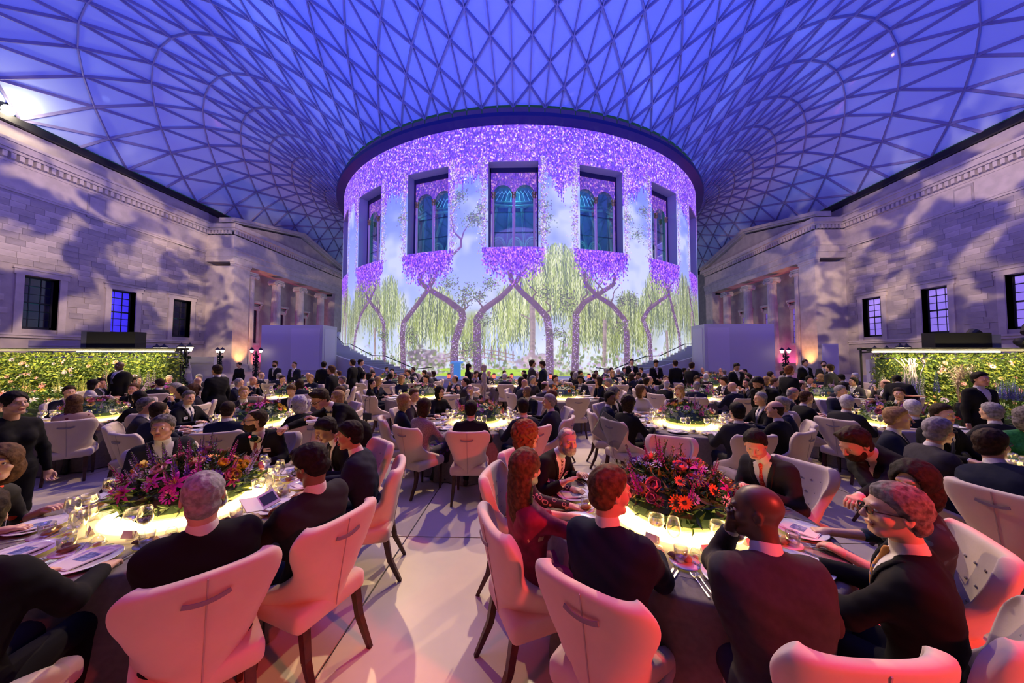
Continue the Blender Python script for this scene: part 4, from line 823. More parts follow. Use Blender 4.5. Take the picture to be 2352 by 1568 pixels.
HEADREST = .188
FIG = {}
def figure(sit=True, pel=(0, 0, .55), head=(0, .08, 1.27), hyaw=0, hpitch=0, htilt=0, hands=(((-.17, .44, .80), .5), ((.17, .44, .80), .5)), twist=0, sc=1., hair='short', hcol='dark', skin='fair', top='suit', tcol='navy', tie='blue', beard=None, glasses=False, res=1., female=False, legs=True, walk=0, hold=None, knees=None, fat=0., legcol=None, badge=None, bow=False, key=None, lips=False):
    """Builds one person facing +Y. Returns [(part name, mesh, [sub-parts])]; first entry is the body."""
    if key is not None and key in FIG: return FIG[key]
    res = res * 1.07; H = Vector(head); Pv = Vector(pel); fw = .93 if female else 1.0
    spine = (H - Pv); N = Pv + spine * ((spine.length - HEADREST) / spine.length) + Vector((0, -.02, 0)); up = (N - Pv).normalized()
    tw = Matrix.Rotation(twist, 3, 'Z'); fwd = tw @ Vector((0, 1, 0)); fwd = (fwd - up * fwd.dot(up)).normalized(); CH = frame(N, fwd, up)    # chest frame at the neck base
    ls = (N - Pv).length
    shw = (.172 if female else .195) * sc + fat * .1; Sl = CH @ Vector((-shw, 0, -.055)); Sr = CH @ Vector((shw, 0, -.055))
    hd = Matrix.Translation(H) @ Matrix.Scale(1.0, 4) @ Matrix.Rotation(hyaw, 4, 'Z') @ Matrix.Rotation(hpitch, 4, 'X') @ Matrix.Rotation(htilt, 4, 'Y')
    arms = []
    for k, (S, (T, curl)) in enumerate(zip((Sl, Sr), hands)):
        sg = -1 if k == 0 else 1; E, Wp = ik(S, T, .29 * sc, .255 * sc, Vector((sg * .55, -.35, -1.0))); arms.append((S, E, Wp, curl, sg))
    lg = []
    for sg in (-1, 1):
        hp = Pv + Vector((sg * .09, 0, -.02))
        if sit: kn = Vector((sg * (.10 if not knees else knees), .44, .53)) + Vector((Pv.x, Pv.y, 0)); an = Vector((sg * .11, .43 + .04 * sg, .10)) + Vector((Pv.x, Pv.y, 0)); toe = an + Vector((0, .17, -.06))
        else: kn = Vector((sg * .10 + Pv.x * .4, .03 + walk * sg * .5 + Pv.y * .5, .50)); an = Vector((sg * .10, walk * sg - .02, .10)); toe = an + Vector((sg * .03, .17, -.06))
        lg.append((hp, kn, an, toe))
    hh = .0062 * res; jh = .0125 * res if res < 1.5 else .0148 * res
    out = []
    # ---- body: head, neck, torso core, legs core, hands
    parts = []
    F = Field([H[i] - .19 for i in range(3)], [H[i] + .17 for i in range(3)], hh); q = 1.0 if not female else .96
    F.ell(hd, (0, -.012, .030), (.077 * q, .097 * q, .088), 0); F.ell(hd, (0, .024, -.040), (.057 * q, .066, .070), .035)
    F.cap(hd @ Vector((-.016, .072, -.098)), hd @ Vector((.014, .074, -.098)), .016, None, .02); F.cap(hd @ Vector((-.028, .086, .024)), hd @ Vector((.028, .086, .024)), .012, None, .018)
    for sg in (-1, 1):
        F.ell(hd, (sg * .041, .058, -.030), (.024, .026, .024), .02); F.ell(hd, (sg * .030, .101, .004), (.017, .014, .009), .012, 's')
        F.ell(hd, (sg * .079, -.006, -.008), (.010, .020, .032), .006); F.ell(hd, (sg * .086, .0, -.006), (.006, .010, .018), .004, 's')
        F.cap(hd @ Vector((sg * .044, -.018, -.066)), hd @ Vector((sg * .026, .056, -.096)), .018, .015, .03); F.ell(hd, (sg * .011, .108, -.032), (.009, .009, .007), .007)
    F.cap(hd @ Vector((0, .094, .012)), hd @ Vector((0, .118, -.027)), .0085, .0115, .010)
    F.cap(hd @ Vector((-.020, .096, -.0595)), hd @ Vector((.020, .096, -.0595)), .0062, None, .006); F.cap(hd @ Vector((-.016, .094, -.071)), hd @ Vector((.016, .094, -.071)), .0068, None, .006); F.cap(hd @ Vector((-.02, .104, -.0652)), hd @ Vector((.02, .104, -.0652)), .003, None, .003, 's')
    F.cap(hd @ Vector((0, -.022, -.05)), N + CH.to_3x3() @ Vector((0, -.012, -.06)), .052 * fw, .060 * fw, .03)
    v, f = F.net()
    if len(f):
        c = v[f].mean(1); Mi = np.array(hd.inverted()); lc = c @ Mi[:3, :3].T + Mi[:3, 3]; mi = (((lc[:, 0] / .023) ** 2 + ((lc[:, 2] + .0655) / .0105) ** 2 < 1) & (lc[:, 1] > .085)).astype(np.int32); parts.append((v, f, mi))
    g = Field([min(N.x, Pv.x) - .28, min(N.y, Pv.y) - .2, Pv.z - .22], [max(N.x, Pv.x) + .28, max(N.y, Pv.y) + .2, N.z + .05], .042)
    g.cap(CH @ Vector((-.09, 0, -.16)), CH @ Vector((.09, 0, -.16)), .095, None, .05); g.cap(Pv + Vector((-.05, 0, 0)), Pv + Vector((.05, 0, 0)), .11, None, .05); g.cap(Pv, N, .09, .05, .05); v, f = g.net(); parts.append((v, f, 0))
    hp_ = []
    for S, E, Wp, curl, sg in arms:
        d = (Wp - E).normalized(); zz = Vector((0, 0, 1)) if abs(d.z) < .85 else Vector((0, -1, .2)); M = frame(Wp + d * .015, d, zz); v, f = hand_net(M, curl, 1, max(.0058, min(hh * .85, .0092)), sg, .98 * (fw if female else 1) * sc); parts.append((v, f, 0)); hp_.append(M)
        if top == 'dress': g = Field([min(E.x, Wp.x) - .06, min(E.y, Wp.y) - .06, min(E.z, Wp.z) - .06], [max(E.x, Wp.x) + .06, max(E.y, Wp.y) + .06, max(E.z, Wp.z) + .06], .010 * max(res, 1)); g.cap(E, Wp + d * .01, .036, .026, 0); v, f = g.net(); parts.append((v, f, 0))
    body = net_mesh('person', parts, (SKINS[skin], LIPD if lips else LIP)); out.append(body)
    # ---- eyes
    E_ = B()
    for sg in (-1, 1): E_.lathe([(0, -.0095), (.007, -.007), (.0098, 0), (.007, .0066), (0, .009)], 8, 0, M=hd @ Matrix.Translation((sg * .030, .0800, .003))); E_.lathe([(0, .0085), (.0048, .0088), (.003, .0112), (0, .0116)], 8, 1, M=hd @ Matrix.Translation((sg * .030, .0800, .003)) @ Matrix.Rotation(R_(-90), 4, 'X'))
    out.append(('eyes', E_.mesh('eyes', EYEW, IRIS, smooth=True)))
    # ---- hair
    hr = HAIRS[hcol]; G = Field([H[i] - (.24 if hair in ('long', 'bob', 'curly') and i < 2 else .17) for i in range(2)] + [H.z - (.42 if hair == 'long' else .26 if hair in ('bob', 'curly') else .17)], [H[i] + (.22 if hair in ('long', 'bob', 'curly', 'bun') else .17) for i in range(3)], hh * (1.25 if res < 1.5 else 1.2))
    if hair != 'bald' or beard:
        x, y, z = G.local(hd)
        wob = .0028 * (np.sin(x * 95 + 3 * np.sin(z * 38 + y * 20)) * np.sin(y * 74 + 2.5 * np.sin(x * 52)) + .6 * np.sin(x * 170 + y * 60 + 2 * np.sin(z * 90)))
        cut = -(z - np.interp(y, [-.06, -.03, -.008, .006, .03, .055, .085, .11], [-.102, -.095, -.050, -.022, .020, .050, .066, .07]) - (.022 * (y > .02) if hair == 'receding' else 0)) * .72    # above a slanting hairline
        k0 = lambda cx, cy_, cz, a, b, c: (np.sqrt(((x - cx) / a) ** 2 + ((y - cy_) / b) ** 2 + ((z - cz) / c) ** 2) - 1) * min(a, b, c)
        D = np.full(G.n, 9., np.float32)
        if hair in ('short', 'receding', 'crop', 'quiff'):
            th = {'short': .015, 'receding': .009, 'crop': .006, 'quiff': .018}[hair]; tp = np.clip(-cut / .030, .18, 1); D = np.maximum(np.minimum(k0(0, -.013, .031, .078 * q, .098 * q, .089), k0(0, -.034, -.040, .063, .068, .066)) - th * tp + wob * tp, cut)
            D = np.maximum(D, -(k0(0, .115, -.035, .075, .070, .10)))
            if hair == 'receding': D = np.maximum(D, -k0(0, .045, .145, .062, .095, .06)); 
            if hair == 'quiff': D = np.minimum(D, k0(0, .05, .115, .055, .05, .028) + wob)
        elif hair == 'fringe': D = np.maximum(np.maximum(np.minimum(k0(0, -.013, .031, .084 * q, .104 * q, .095), k0(0, -.034, -.040, .066, .072, .068)), z - .050), cut)
        elif hair in ('long', 'bob', 'curly', 'bun', 'scarf'):
            th = {'long': .018, 'bob': .024, 'curly': .030, 'bun': .012, 'scarf': .020}[hair]; wz = wob * (2.6 if hair == 'curly' else 1)
            D = np.maximum(k0(0, -.016, .030, .075 + th, .095 + th, .086 + th) + wz, -k0(0, .098, -.018, .058, .080, .088))
            D = np.maximum(D, -(z + .10) if hair == 'bun' else -(z + .14))
            if hair == 'long': D = np.minimum(D, np.maximum(k0(0, -.060, -.14, .095, .058, .235) + wz, -k0(0, .09, -.1, .075, .10, .3)))
            if hair in ('bob', 'curly', 'scarf'): D = np.minimum(D, np.maximum(k0(0, -.030, -.055, .106, .088, .12) + wz, -k0(0, .085, -.06, .062, .088, .16)))
            if hair == 'bun': D = np.minimum(D, k0(0, -.115, .03, .042, .04, .042) + wz)
        if beard: D = np.minimum(D, np.maximum(np.maximum(k0(0, .031, -.068, .067 * q, .074, .068) + wob * .5, z + .030 + np.where(y > .05, .022 * 0, 0)), -k0(0, .11, -.030, .036, .03, .020))); D = np.minimum(D, np.maximum(np.sqrt((y - .103) ** 2 + (z + .048) ** 2) - .006, np.abs(x) - .026))
        for sg in (-1, 1): D = np.minimum(D, np.sqrt((np.maximum(np.abs(x - sg * .031) - .013, 0)) ** 2 + (y - .0985 + .35 * np.abs(x - sg * .022)) ** 2 + (z - .027) ** 2) - .0038)
        G.D = D.astype(np.float32); v, f = G.net()
        if len(f): out.append(('hair' if hair != 'scarf' else 'headscarf', net_mesh('hair', [(v, f)], (hr if hair != 'scarf' else MATS['cloth_pale'],))))
    # ---- jacket, coat or dress bodice with its sleeves
    allp = [N, Pv] + [p for a in arms for p in a[:3]]; lo = [min(p[i] for p in allp) - .24 for i in range(3)]; hi = [max(p[i] for p in allp) + .24 for i in range(3)]; hi[2] = max(N.z, max(a[1].z for a in arms), max(a[2].z for a in arms)) + .09; lo[2] = min(Pv.z - .22, lo[2] + .1)
    J = Field(lo, hi, jh); cr = (.105 if female else .128) + fat; mid = Pv.lerp(N, .45)
    def torso(F):
        F.cap(CH @ Vector((-shw + .10, .0, -.15)), CH @ Vector((shw - .10, .0, -.15)), cr, None, 0); F.cap(CH @ Vector((-shw + .03, -.005, -.065)), CH @ Vector((shw - .03, -.005, -.065)), .060 * fw, None, .08)
        F.cap(CH @ Vector((-.05, -.015, -.05)), CH @ Vector((.05, -.015, -.05)), .058, None, .06)
        F.cap(mid + CH.to_3x3() @ Vector((-.05, 0, 0)), mid + CH.to_3x3() @ Vector((.05, .0, 0)), (.105 if female else .128) + fat, None, .09); F.cap(Pv + Vector((-.065, .0, .02)), Pv + Vector((.065, .0, .02)), (.125 if female else .125) + fat * .8, None, .10)
        if female: 
            for sg in (-1, 1): F.ell(CH, (sg * .075, .085, -.19), (.058, .055, .06), .05)
    torso(J)
    for sg in (-1, 1): J.cap(CH @ Vector((sg * .030, -.028, -.004)), CH @ Vector((sg * .13, -.012, -.055)), .040, .050, .05)
    if top in ('suit', 'dinner'): J.cap(Pv + Vector((-.075, -.01, -.08)), Pv + Vector((.075, -.01, -.08)), .128 + fat * .7, None, .08)
    sl = (.062 if not female else .052) * sc; longs = top != 'dress'
    for S, E, Wp, curl, sg in arms:
        S2 = S + CH.to_3x3() @ Vector((-sg * .02, 0, 0)); J.cap(S2, E, sl + .002, sl - .006, .04)
        if longs: J.cap(E, Wp - (Wp - E).normalized() * .01, sl - .004, sl - .018, .025)
        else: J.cap(E, E.lerp(Wp, .25), sl - .008, sl - .012, .02)
    if res < 1.5:                              # soft creases at the elbows and waist
        x, y, z = J.ax[0][:, None, None], J.ax[1][None, :, None], J.ax[2][None, None, :]; J.D += (.0032 * np.sin(x * 31 + z * 47 + 2 * np.sin(y * 17)) * np.sin(y * 23 - z * 29)).astype(np.float32)
    v, f = J.net(); jn = {'suit': 'jacket', 'dinner': 'jacket', 'dress': 'dress', 'blouse': 'blouse', 'coat': 'coat'}[top]; out.append((jn, net_mesh(jn, [(v, f)], (CL[tcol],))))
    # ---- shirt front, lapels, tie
    if top in ('suit', 'dinner'):
        Fh = .0075 * res if res < 1.5 else .0088 * res; C0 = CH @ Vector((0, .06, -.12)); K = Field([C0[i] - .24 for i in range(3)], [C0[i] + .24 for i in range(3)], Fh); torso(K); jd = K.D + (.0032 if False else 0); x, y, z = K.local(CH)
        V0 = -.34 if top == 'dinner' else -.30; wd = np.clip((z - V0) / (-V0), 0, 1.15) * .078
        sh = np.maximum.reduce([jd - .0045, -(jd + .018), np.abs(x) - wd, -(y - .0) + 0 * x, z - .03 + 0 * x]); nl = (Vector(hd @ Vector((0, -.01, -.08))) - (CH @ Vector((0, -.01, -.03))))
        K2 = Field(K, 0, 0); K2.D = sh.astype(np.float32); a = CH @ Vector((0, -.010, -.035)); b = a.lerp(hd @ Vector((0, -.022, -.06)), .46); 
        T = Field(K, 0, 0); T.cap(a, b, .070 * fw, .062 * fw, 0); K2.D = np.minimum(K2.D, T.D); v, f = K2.net(); cuffs = []
        for S, E, Wp, curl, sg in arms: c = Field([Wp[i] - .07 for i in range(3)], [Wp[i] + .07 for i in range(3)], Fh); d = (Wp - E).normalized(); c.cap(Wp - d * .03, Wp + d * .008, .036 * sc, .035 * sc, 0); vv, ff = c.net(); cuffs.append((vv, ff)) if len(ff) else 0
        out.append(('shirt', net_mesh('shirt', [(v, f)], (SHIRT,))))
        for cq in cuffs: out.append(('cuff', net_mesh('cuff', [cq], (SHIRT,))))
        K2.D = np.maximum.reduce([jd - .010, -(jd + .01), np.abs(np.abs(x) - wd - .021 * np.clip((z - V0) / .18, 0, 1)) - .022 * np.clip((z - V0) / .12, .3, 1) * np.where(z > -.10, np.clip(1.5 - (z + .1) * 9, .3, 1), 1), -(y + .0) + 0 * x, z - .02 + 0 * x, -(z - V0) + 0 * x]).astype(np.float32)
        v, f = K2.net()
        if len(f): out.append(('lapels', net_mesh('lapels', [(v, f)], (CL[tcol] if top == 'suit' else CL['black'],))))
        if bow or top == 'dinner':
            Q = Field([(CH @ Vector((0, .08, -.02)))[i] - .09 for i in range(3)], [(CH @ Vector((0, .08, -.02)))[i] + .09 for i in range(3)], Fh * .8); o = lambda x, y, z: CH @ Vector((x, y, z))
            Q.cap(o(0, .072, -.012), o(0, .078, -.012), .010, None, 0)
            for sg in (-1, 1): Q.cap(o(sg * .012, .075, -.012), o(sg * .050, .070, -.012), .008, .019, .005)
            v, f = Q.net(); out.append(('bow_tie', net_mesh('bow_tie', [(v, f)], (TIES['dark'],))))
        elif tie:
            wt = .012 + np.clip(-z - .03, 0, .3) * .085; K2.D = np.maximum.reduce([jd - .012, -(jd + .005), np.abs(x) - wt, -(y) + 0 * x, z + .02 + 0 * x, -(z - V0 + .02) + 0 * x]).astype(np.float32); Q = Field(K, 0, 0); Q.cap(CH @ Vector((0, .070, .006)), CH @ Vector((0, .092, -.045)), .016, .012, 0); K2.D = np.minimum(K2.D, Q.D); v, f = K2.net()
            if len(f): out.append(('tie', net_mesh('tie', [(v, f)], (TIES[tie],))))
        if badge:
            M = frame(CH @ Vector((badge * .11, .135 + fat, -.155)), CH.to_3x3() @ Vector((0, 1, .1)), CH.to_3x3() @ Vector((0, 0, 1))); out.append(('name_badge', B().box((-.036, -.002, -.022), (.036, .004, .022), M=M).box((-.03, .004, -.004), (.01, .005, .012), 1, M=M).mesh('name_badge', MATS['shirt_white'], MATS['tie_blue'])))
    # ---- trousers or skirt, shoes
    if legs:
        p = [q_ for l in lg for q_ in l[:3]]; L = Field([min(a[i] for a in p) - .16 for i in range(3)], [max(a[i] for a in p) + .16 for i in range(3)], .02 * max(res, .9)); L.cap(Pv + Vector((-.06, 0, -.02)), Pv + Vector((.06, 0, -.02)), .125 + fat * .5, None, 0)
        for hp, kn, an, toe in lg:
            if top in ('dress', 'blouse'): L.cap(hp, kn, .10, .085, .09); L.cap(kn, kn.lerp(an, .35), .085, .09, .09)
            else: L.cap(hp, kn, .098, .068, .04); L.cap(kn, an + Vector((0, 0, .0)), .068, .052, .03)
        v, f = L.net(); nm = 'skirt' if top in ('dress', 'blouse') else 'trousers'; out.append((nm, net_mesh(nm, [(v, f)], (CL[legcol or tcol],))))
        L = Field([min(l[3].x for l in lg) - .1, min(l[2].y for l in lg) - .12, -.02], [max(l[3].x for l in lg) + .1, max(l[3].y for l in lg) + .12, .62], (.018 if not female else .014) * max(res, .9))
        for hp, kn, an, toe in lg:
            if female: L.cap(kn.lerp(an, .2), an, .048, .032, .02)
            L.cap(Vector((an.x, an.y - .03, .045)), Vector((toe.x, toe.y, .034)), .044, .034, .02); L.cap(an, Vector((an.x, an.y - .02, .045)), .042, .044, .02)
        v, f = L.net(); out.append(('shoes', net_mesh('shoes', [(v, f)], (SHOE,))))
    if glasses:
        g = B()
        for sg in (-1, 1): g.path([hd @ Vector((sg * .031 + .023 * math.cos(t), .108 - .004 * abs(math.cos(t)), .003 + .016 * math.sin(t))) for t in [2 * math.pi * q_ / 10 for q_ in range(11)]], .0022, n=4); g.path([hd @ Vector((sg * .054, .104, .006)), hd @ Vector((sg * .083, .0, .004)), hd @ Vector((sg * .078, -.02, -.012))], .0022, n=4)
        g.path([hd @ Vector((-.009, .110, .006)), hd @ Vector((.009, .110, .006))], .002, n=4); out.append(('glasses', g.mesh('glasses', BLACKM)))
    res_ = (out, hp_, hd, CH)
    if key is not None: FIG[key] = res_
    return res_
GLASSM = glass_mat('table_glass', (.97, .97, .95), .06)
def person(label, loc, rz, group=None, cat='person', **k):
    out, hp_, hd, CH = figure(**k); o = thing('person', label, cat, loc, rz, group, out[0])
    for nm, me in out[1:]: ob(nm, me, o)
    return o, hp_, hd, CH
# ------------------------------------------------------------------ wing-back dining chairs
FAB = mat('ivory_upholstery', (.64, .53, .44), .75, noise=(6, (.60, .49, .41)), bump=(55, .12, .004), sheen=.2)
WOOD = mat('walnut_leg', (.075, .028, .015), .35, noise=(18, (.04, .015, .01)))
STRAP = mat('grey_strap', (.22, .19, .24), .5); SEAM = mat('ivory_seam', (.42, .36, .35), .8)
def lerpt(t, xs, ys): return float(np.interp(t, xs, ys))
def chair_shell():
    NU, NV = 22, 16; zs = [.36 + (1.0 - .36) * (i / NV) for i in range(NV + 1)]
    def pt(u, v, off):
        z = .36 + .62 * v; w = lerpt(z, [.36, .45, .52, .62, .74, .84, .90, .95, .98], [.235, .255, .25, .232, .262, .305, .312, .295, .262])
        yb = lerpt(z, [.36, .5, .75, .98], [-.235, -.255, -.30, -.345]); f = lerpt(z, [.36, .47, .53, .60, .70, .80, .90, .98], [.20, .21, .13, -.06, -.18, -.20, -.225, -.28])
        a = u * math.pi / 2; x = (w - off) * math.copysign(abs(math.sin(a)) ** .85, a); y = yb + off + (f - yb - off * .3) * (1 - math.cos(a)) ** (1.25 if z > .55 else .9)
        return (x, y, z + (.012 * (abs(u) ** 2) if v > .9 else 0) - (off * .0))
    V = []; F = []
    for off in (0, .062):
        for j in range(NV + 1):
            for i in range(NU + 1): V.append(pt(-1 + 2 * i / NU, j / NV, off))
    n = (NU + 1) * (NV + 1); W = NU + 1
    for j in range(NV):
        for i in range(NU): a = j * W + i; F.append((a, a + 1, a + W + 1, a + W)); F.append((n + a, n + a + W, n + a + W + 1, n + a + 1))
    for i in range(NU): F.append((i, n + i, n + i + 1, i + 1)); a = NV * W + i; F.append((a, a + 1, n + a + 1, n + a))
    for j in range(NV):
        a = j * W; F.append((a, a + W, n + a + W, n + a)); a = j * W + NU; F.append((a, n + a, n + a + W, a + W))
    me = me_from('back', V, F, (FAB,)); o = bpy.data.objects.new('tmp', me); COL.objects.link(o); md = o.modifiers.new('s', 'SUBSURF'); md.levels = 1; md.render_levels = 1
    dg = bpy.context.evaluated_depsgraph_get(); m2 = bpy.data.meshes.new_from_object(o.evaluated_get(dg)); bpy.data.objects.remove(o); m2.polygons.foreach_set('use_smooth', np.ones(len(m2.polygons), bool)); m2.name = 'back'
    return m2, pt
CB, CPT = chair_shell()
def seat_mesh():
    F = Field((-.32, -.32, .30), (.32, .34, .56), .016)
    x, y, z = F.ax[0][:, None, None], F.ax[1][None, :, None], F.ax[2][None, None, :]; yy = y - .02
    d1 = np.sqrt(np.maximum(np.abs(x) - .205, 0) ** 2 + np.maximum(np.abs(yy) - .215, 0) ** 2 + np.maximum(np.abs(z - .425) - .022, 0) ** 2) - .045 - .012 * np.clip(1 - (x * x + yy * yy) / .05, 0, 1) * (z > .43)
    F.D = d1.astype(np.float32); v, f = F.net(); return net_mesh('seat', [(v, f)], (FAB,))
SEATM = seat_mesh()
def chair_legs():
    r = []
    for sx, sy in ((-1, 1), (1, 1), (-1, -1), (1, -1)):
        b = B(); p = (sx * .20, .21, .38) if sy > 0 else (sx * .185, -.20, .38); q = (sx * .20, .225, 0) if sy > 0 else (sx * .20, -.33, 0); m_ = (sx * .2, .215, .2) if sy > 0 else (sx * .19, -.235, .2)
        b.bar(p, m_, .048, mi=0, w2=.040); b.bar(m_, q, .040, mi=0, w2=.027); r.append(b.mesh('leg', WOOD))
    return r
LEGS = chair_legs()
def strap():
    b = B(); pts = []
    for i in range(11):
        u = -1 + i * .2; x = u * .085; z = .872 - .016 * (1 - u * u); y = CPT(x / .31 * .62, (z - .36) / .62, 0)[1] - .014; pts.append((x, y - .006 * (1 - u * u), z))
    for i in range(10): b.bar(pts[i], pts[i + 1], .006, .020, up=(0, 0, 1))
    return b.mesh('handle', STRAP)
HANDLE = strap(); sb = B()
for i in range(14): z0 = .40 + i * .04; z1 = z0 + .04; sb.bar((0, CPT(0, (z0 - .36) / .62, 0)[1] - .001, z0), (0, CPT(0, (z1 - .36) / .62, 0)[1] - .001, z1), .005, .006)
SEAMM = sb.mesh('seam', SEAM); bt = B()
for i, z in enumerate((.62, .73, .84)):
    for x in ((-.12, -.04, .04, .12) if i % 2 else (-.16, -.08, 0, .08, .16)): y = CPT(x / .31 * .62, (z - .36) / .62, .062)[1]; bt.lathe([(0, -.004), (.011, 0), (0, .006)], 6, M=Matrix.Translation((x, y + .004, z)) @ Matrix.Rotation(R_(-90), 4, 'X'))
BUTTON = bt.mesh('buttons', SEAM)
def chair(loc, rz, label, group='ivory wing-back dining chairs', near=False, sc=1.):
    t = thing('dining_chair', label, 'chair', loc, rz, group); ob('back', CB, t); ob('seat', SEATM, t); ob('handle', HANDLE, t)
    for l in LEGS: ob('leg', l, t)
    if near: ob('seam', SEAMM, t); ob('buttons', BUTTON, t, kind='stuff')
    if sc != 1: t.scale = (sc, sc, sc)
    return t

# ------------------------------------------------------------------ flowers
def petal(b, M, L, W, cup, n=3, mi=0, tip=.3):
    V = []; 
    for i in range(n + 1):
        t = i / n; w = W * math.sin(math.pi * min(.12 + t * (.88 - tip * .3), 1)) ** .7 * (1 if t < 1 else tip); y = L * t * math.cos(cup * t); z = L * t * math.sin(cup * t)
        V += [M @ Vector((-w / 2, y, z + .1 * w)), M @ Vector((w / 2, y, z + .1 * w))]
    b.add(V, [(2 * i, 2 * i + 1, 2 * i + 3, 2 * i + 2) for i in range(n)], mi)
def fl_mesh(kind, q):
    b = B(); R = lambda a, ax: Matrix.Rotation(a, 4, ax)
    if kind == 'rose':
        for ring, (np_, L, cup, r0) in enumerate(((4, .016, 1.7, .002), (5, .022, 1.45, .004), (6, .030, 1.15, .006), (7, .036, .8, .007))):
            for k in range(np_): petal(b, R(2 * math.pi * k / np_ + ring * .5, 'Z') @ Matrix.Translation((0, r0, .004)) @ R(.35 - ring * .1 + 0, 'X'), L, L * .95, cup, 3, 1 if ring < 2 else 0, .75)
    elif kind == 'daisy':
        for k in range(15): petal(b, R(2 * math.pi * k / 15, 'Z') @ Matrix.Translation((0, .008, .006)) @ R(.12, 'X'), .030, .011, .1, 2, 0, .6)
        b.lathe([(.012, .004), (.011, .012), (0, .014)], 9, 1)
    elif kind == 'lily':
        for k in range(6): petal(b, R(math.pi * k / 3, 'Z') @ R(.7, 'X'), .058, .020, -.75, 4, 0, .12)
        for k in range(5): b.bar((0, 0, .005), (.012 * math.cos(k * 1.26), .012 * math.sin(k * 1.26), .04), .002, mi=1)
    elif kind == 'ball':
        for k in range(46):
            z = 1 - 2 * (k + .5) / 46; a = k * 2.4; r = math.sqrt(1 - z * z)
            if z > -.35: petal(b, Matrix.Translation((.018 * r * math.cos(a), .018 * r * math.sin(a), .018 * z + .012)) @ R(a - math.pi / 2, 'Z') @ R(math.asin(max(-1, min(1, z))) + .2, 'X'), .014, .011, -.2, 1, k % 3 == 0, .8)
    elif kind == 'spike':
        b.bar((0, 0, -.04), (0, 0, .13), .004, mi=1)
        for k in range(30):
            z = -.01 + k * .0048; a = k * 2.4; rr = .018 * (1 - k / 40)
            for j in range(3): petal(b, Matrix.Translation((rr * .5 * math.cos(a), rr * .5 * math.sin(a), z)) @ R(a - math.pi / 2 + (j - 1) * 1.1, 'Z') @ R(.5, 'X'), rr, rr * .9, .3, 1, 0, .7)
    elif kind == 'head':                       # seed head or protea bud
        for k in range(40): z = k / 40; a = k * 2.4; r = .016 * math.sin(math.pi * (.15 + .8 * z)); petal(b, Matrix.Translation((r * math.cos(a), r * math.sin(a), z * .05)) @ R(a - math.pi / 2, 'Z') @ R(1.1, 'X'), .014, .009, -.1, 1, 0, .3)
    return b
FCOL = {'pink': (.70, .25, .32), 'blush': (.78, .50, .42), 'magenta': (.55, .03, .33), 'purple': (.25, .06, .42), 'violet': (.12, .05, .36), 'orange': (.78, .22, .03), 'red': (.60, .03, .02), 'yellow': (.80, .55, .06), 'white': (.75, .70, .68), 'peach': (.82, .42, .24), 'green': (.28, .33, .08), 'burgundy': (.16, .01, .04), 'lilac': (.5, .36, .62), 'blue': (.12, .12, .6), 'lemon': (.78, .70, .25), 'tan': (.34, .16, .07)}
_fl = {}
def fl(kind, col):
    k = kind + col
    if k not in _fl:
        c = FCOL[col]; c2 = {'rose': tuple(x * .75 for x in c), 'daisy': (.10, .05, .01), 'lily': (.6, .3, .05), 'ball': tuple(min(1, x * 1.3 + .03) for x in c), 'spike': (.10, .16, .04), 'head': c}[kind]
        m = fl_mesh(kind, 0).mesh(kind, mat('petal_' + col, c, .6), mat('petal_core_' + kind + col, c2, .6)); _fl[k] = m
    return _fl[k]
LEAF = [mat('leaf_a', (.05, .12, .025), .5), mat('leaf_b', (.10, .19, .03), .5), mat('leaf_c', (.03, .075, .03), .5), mat('leaf_d', (.17, .24, .05), .55)]
def dome_pt(q, R, H, z0):
    a = q.random() * 2 * math.pi; t = math.sqrt(q.random()) * .98; return Vector((R * t * math.cos(a), R * t * math.sin(a), z0 + H * math.sqrt(max(0, 1 - t * t * .92)))), a, t
def leaves(b, q, n, pf, L=.06, W=.018, fern=0):
    for _ in range(n):
        p, nrm = pf(); M = frame(p, nrm + Vector((q.gauss(0, .7), q.gauss(0, .7), q.gauss(0, .5))), Vector((q.gauss(0, 1), q.gauss(0, 1), q.gauss(0, 1) + .3))); l = L * q.uniform(.5, 1.4); w_ = W * q.uniform(.6, 1.5); mi = q.randrange(4)
        b.add([M @ Vector(v) for v in ((0, 0, 0), (w_ / 2, l * .45, .004), (0, l, -.01), (-w_ / 2, l * .45, .004))], [(0, 1, 2, 3)], mi)
KINDS_ = [('rose', 'blush'), ('rose', 'pink'), ('rose', 'peach'), ('daisy', 'orange'), ('daisy', 'red'), ('ball', 'purple'), ('ball', 'magenta'), ('spike', 'magenta'), ('spike', 'purple'), ('lily', 'magenta'), ('ball', 'white'), ('rose', 'yellow'), ('head', 'tan'), ('ball', 'green'), ('ball', 'violet'), ('lily', 'pink'), ('spike', 'lilac'), ('ball', 'lilac'), ('rose', 'burgundy'), ('daisy', 'yellow')]
BOWL = mat('beige_planter', (.55, .40, .22), .7)
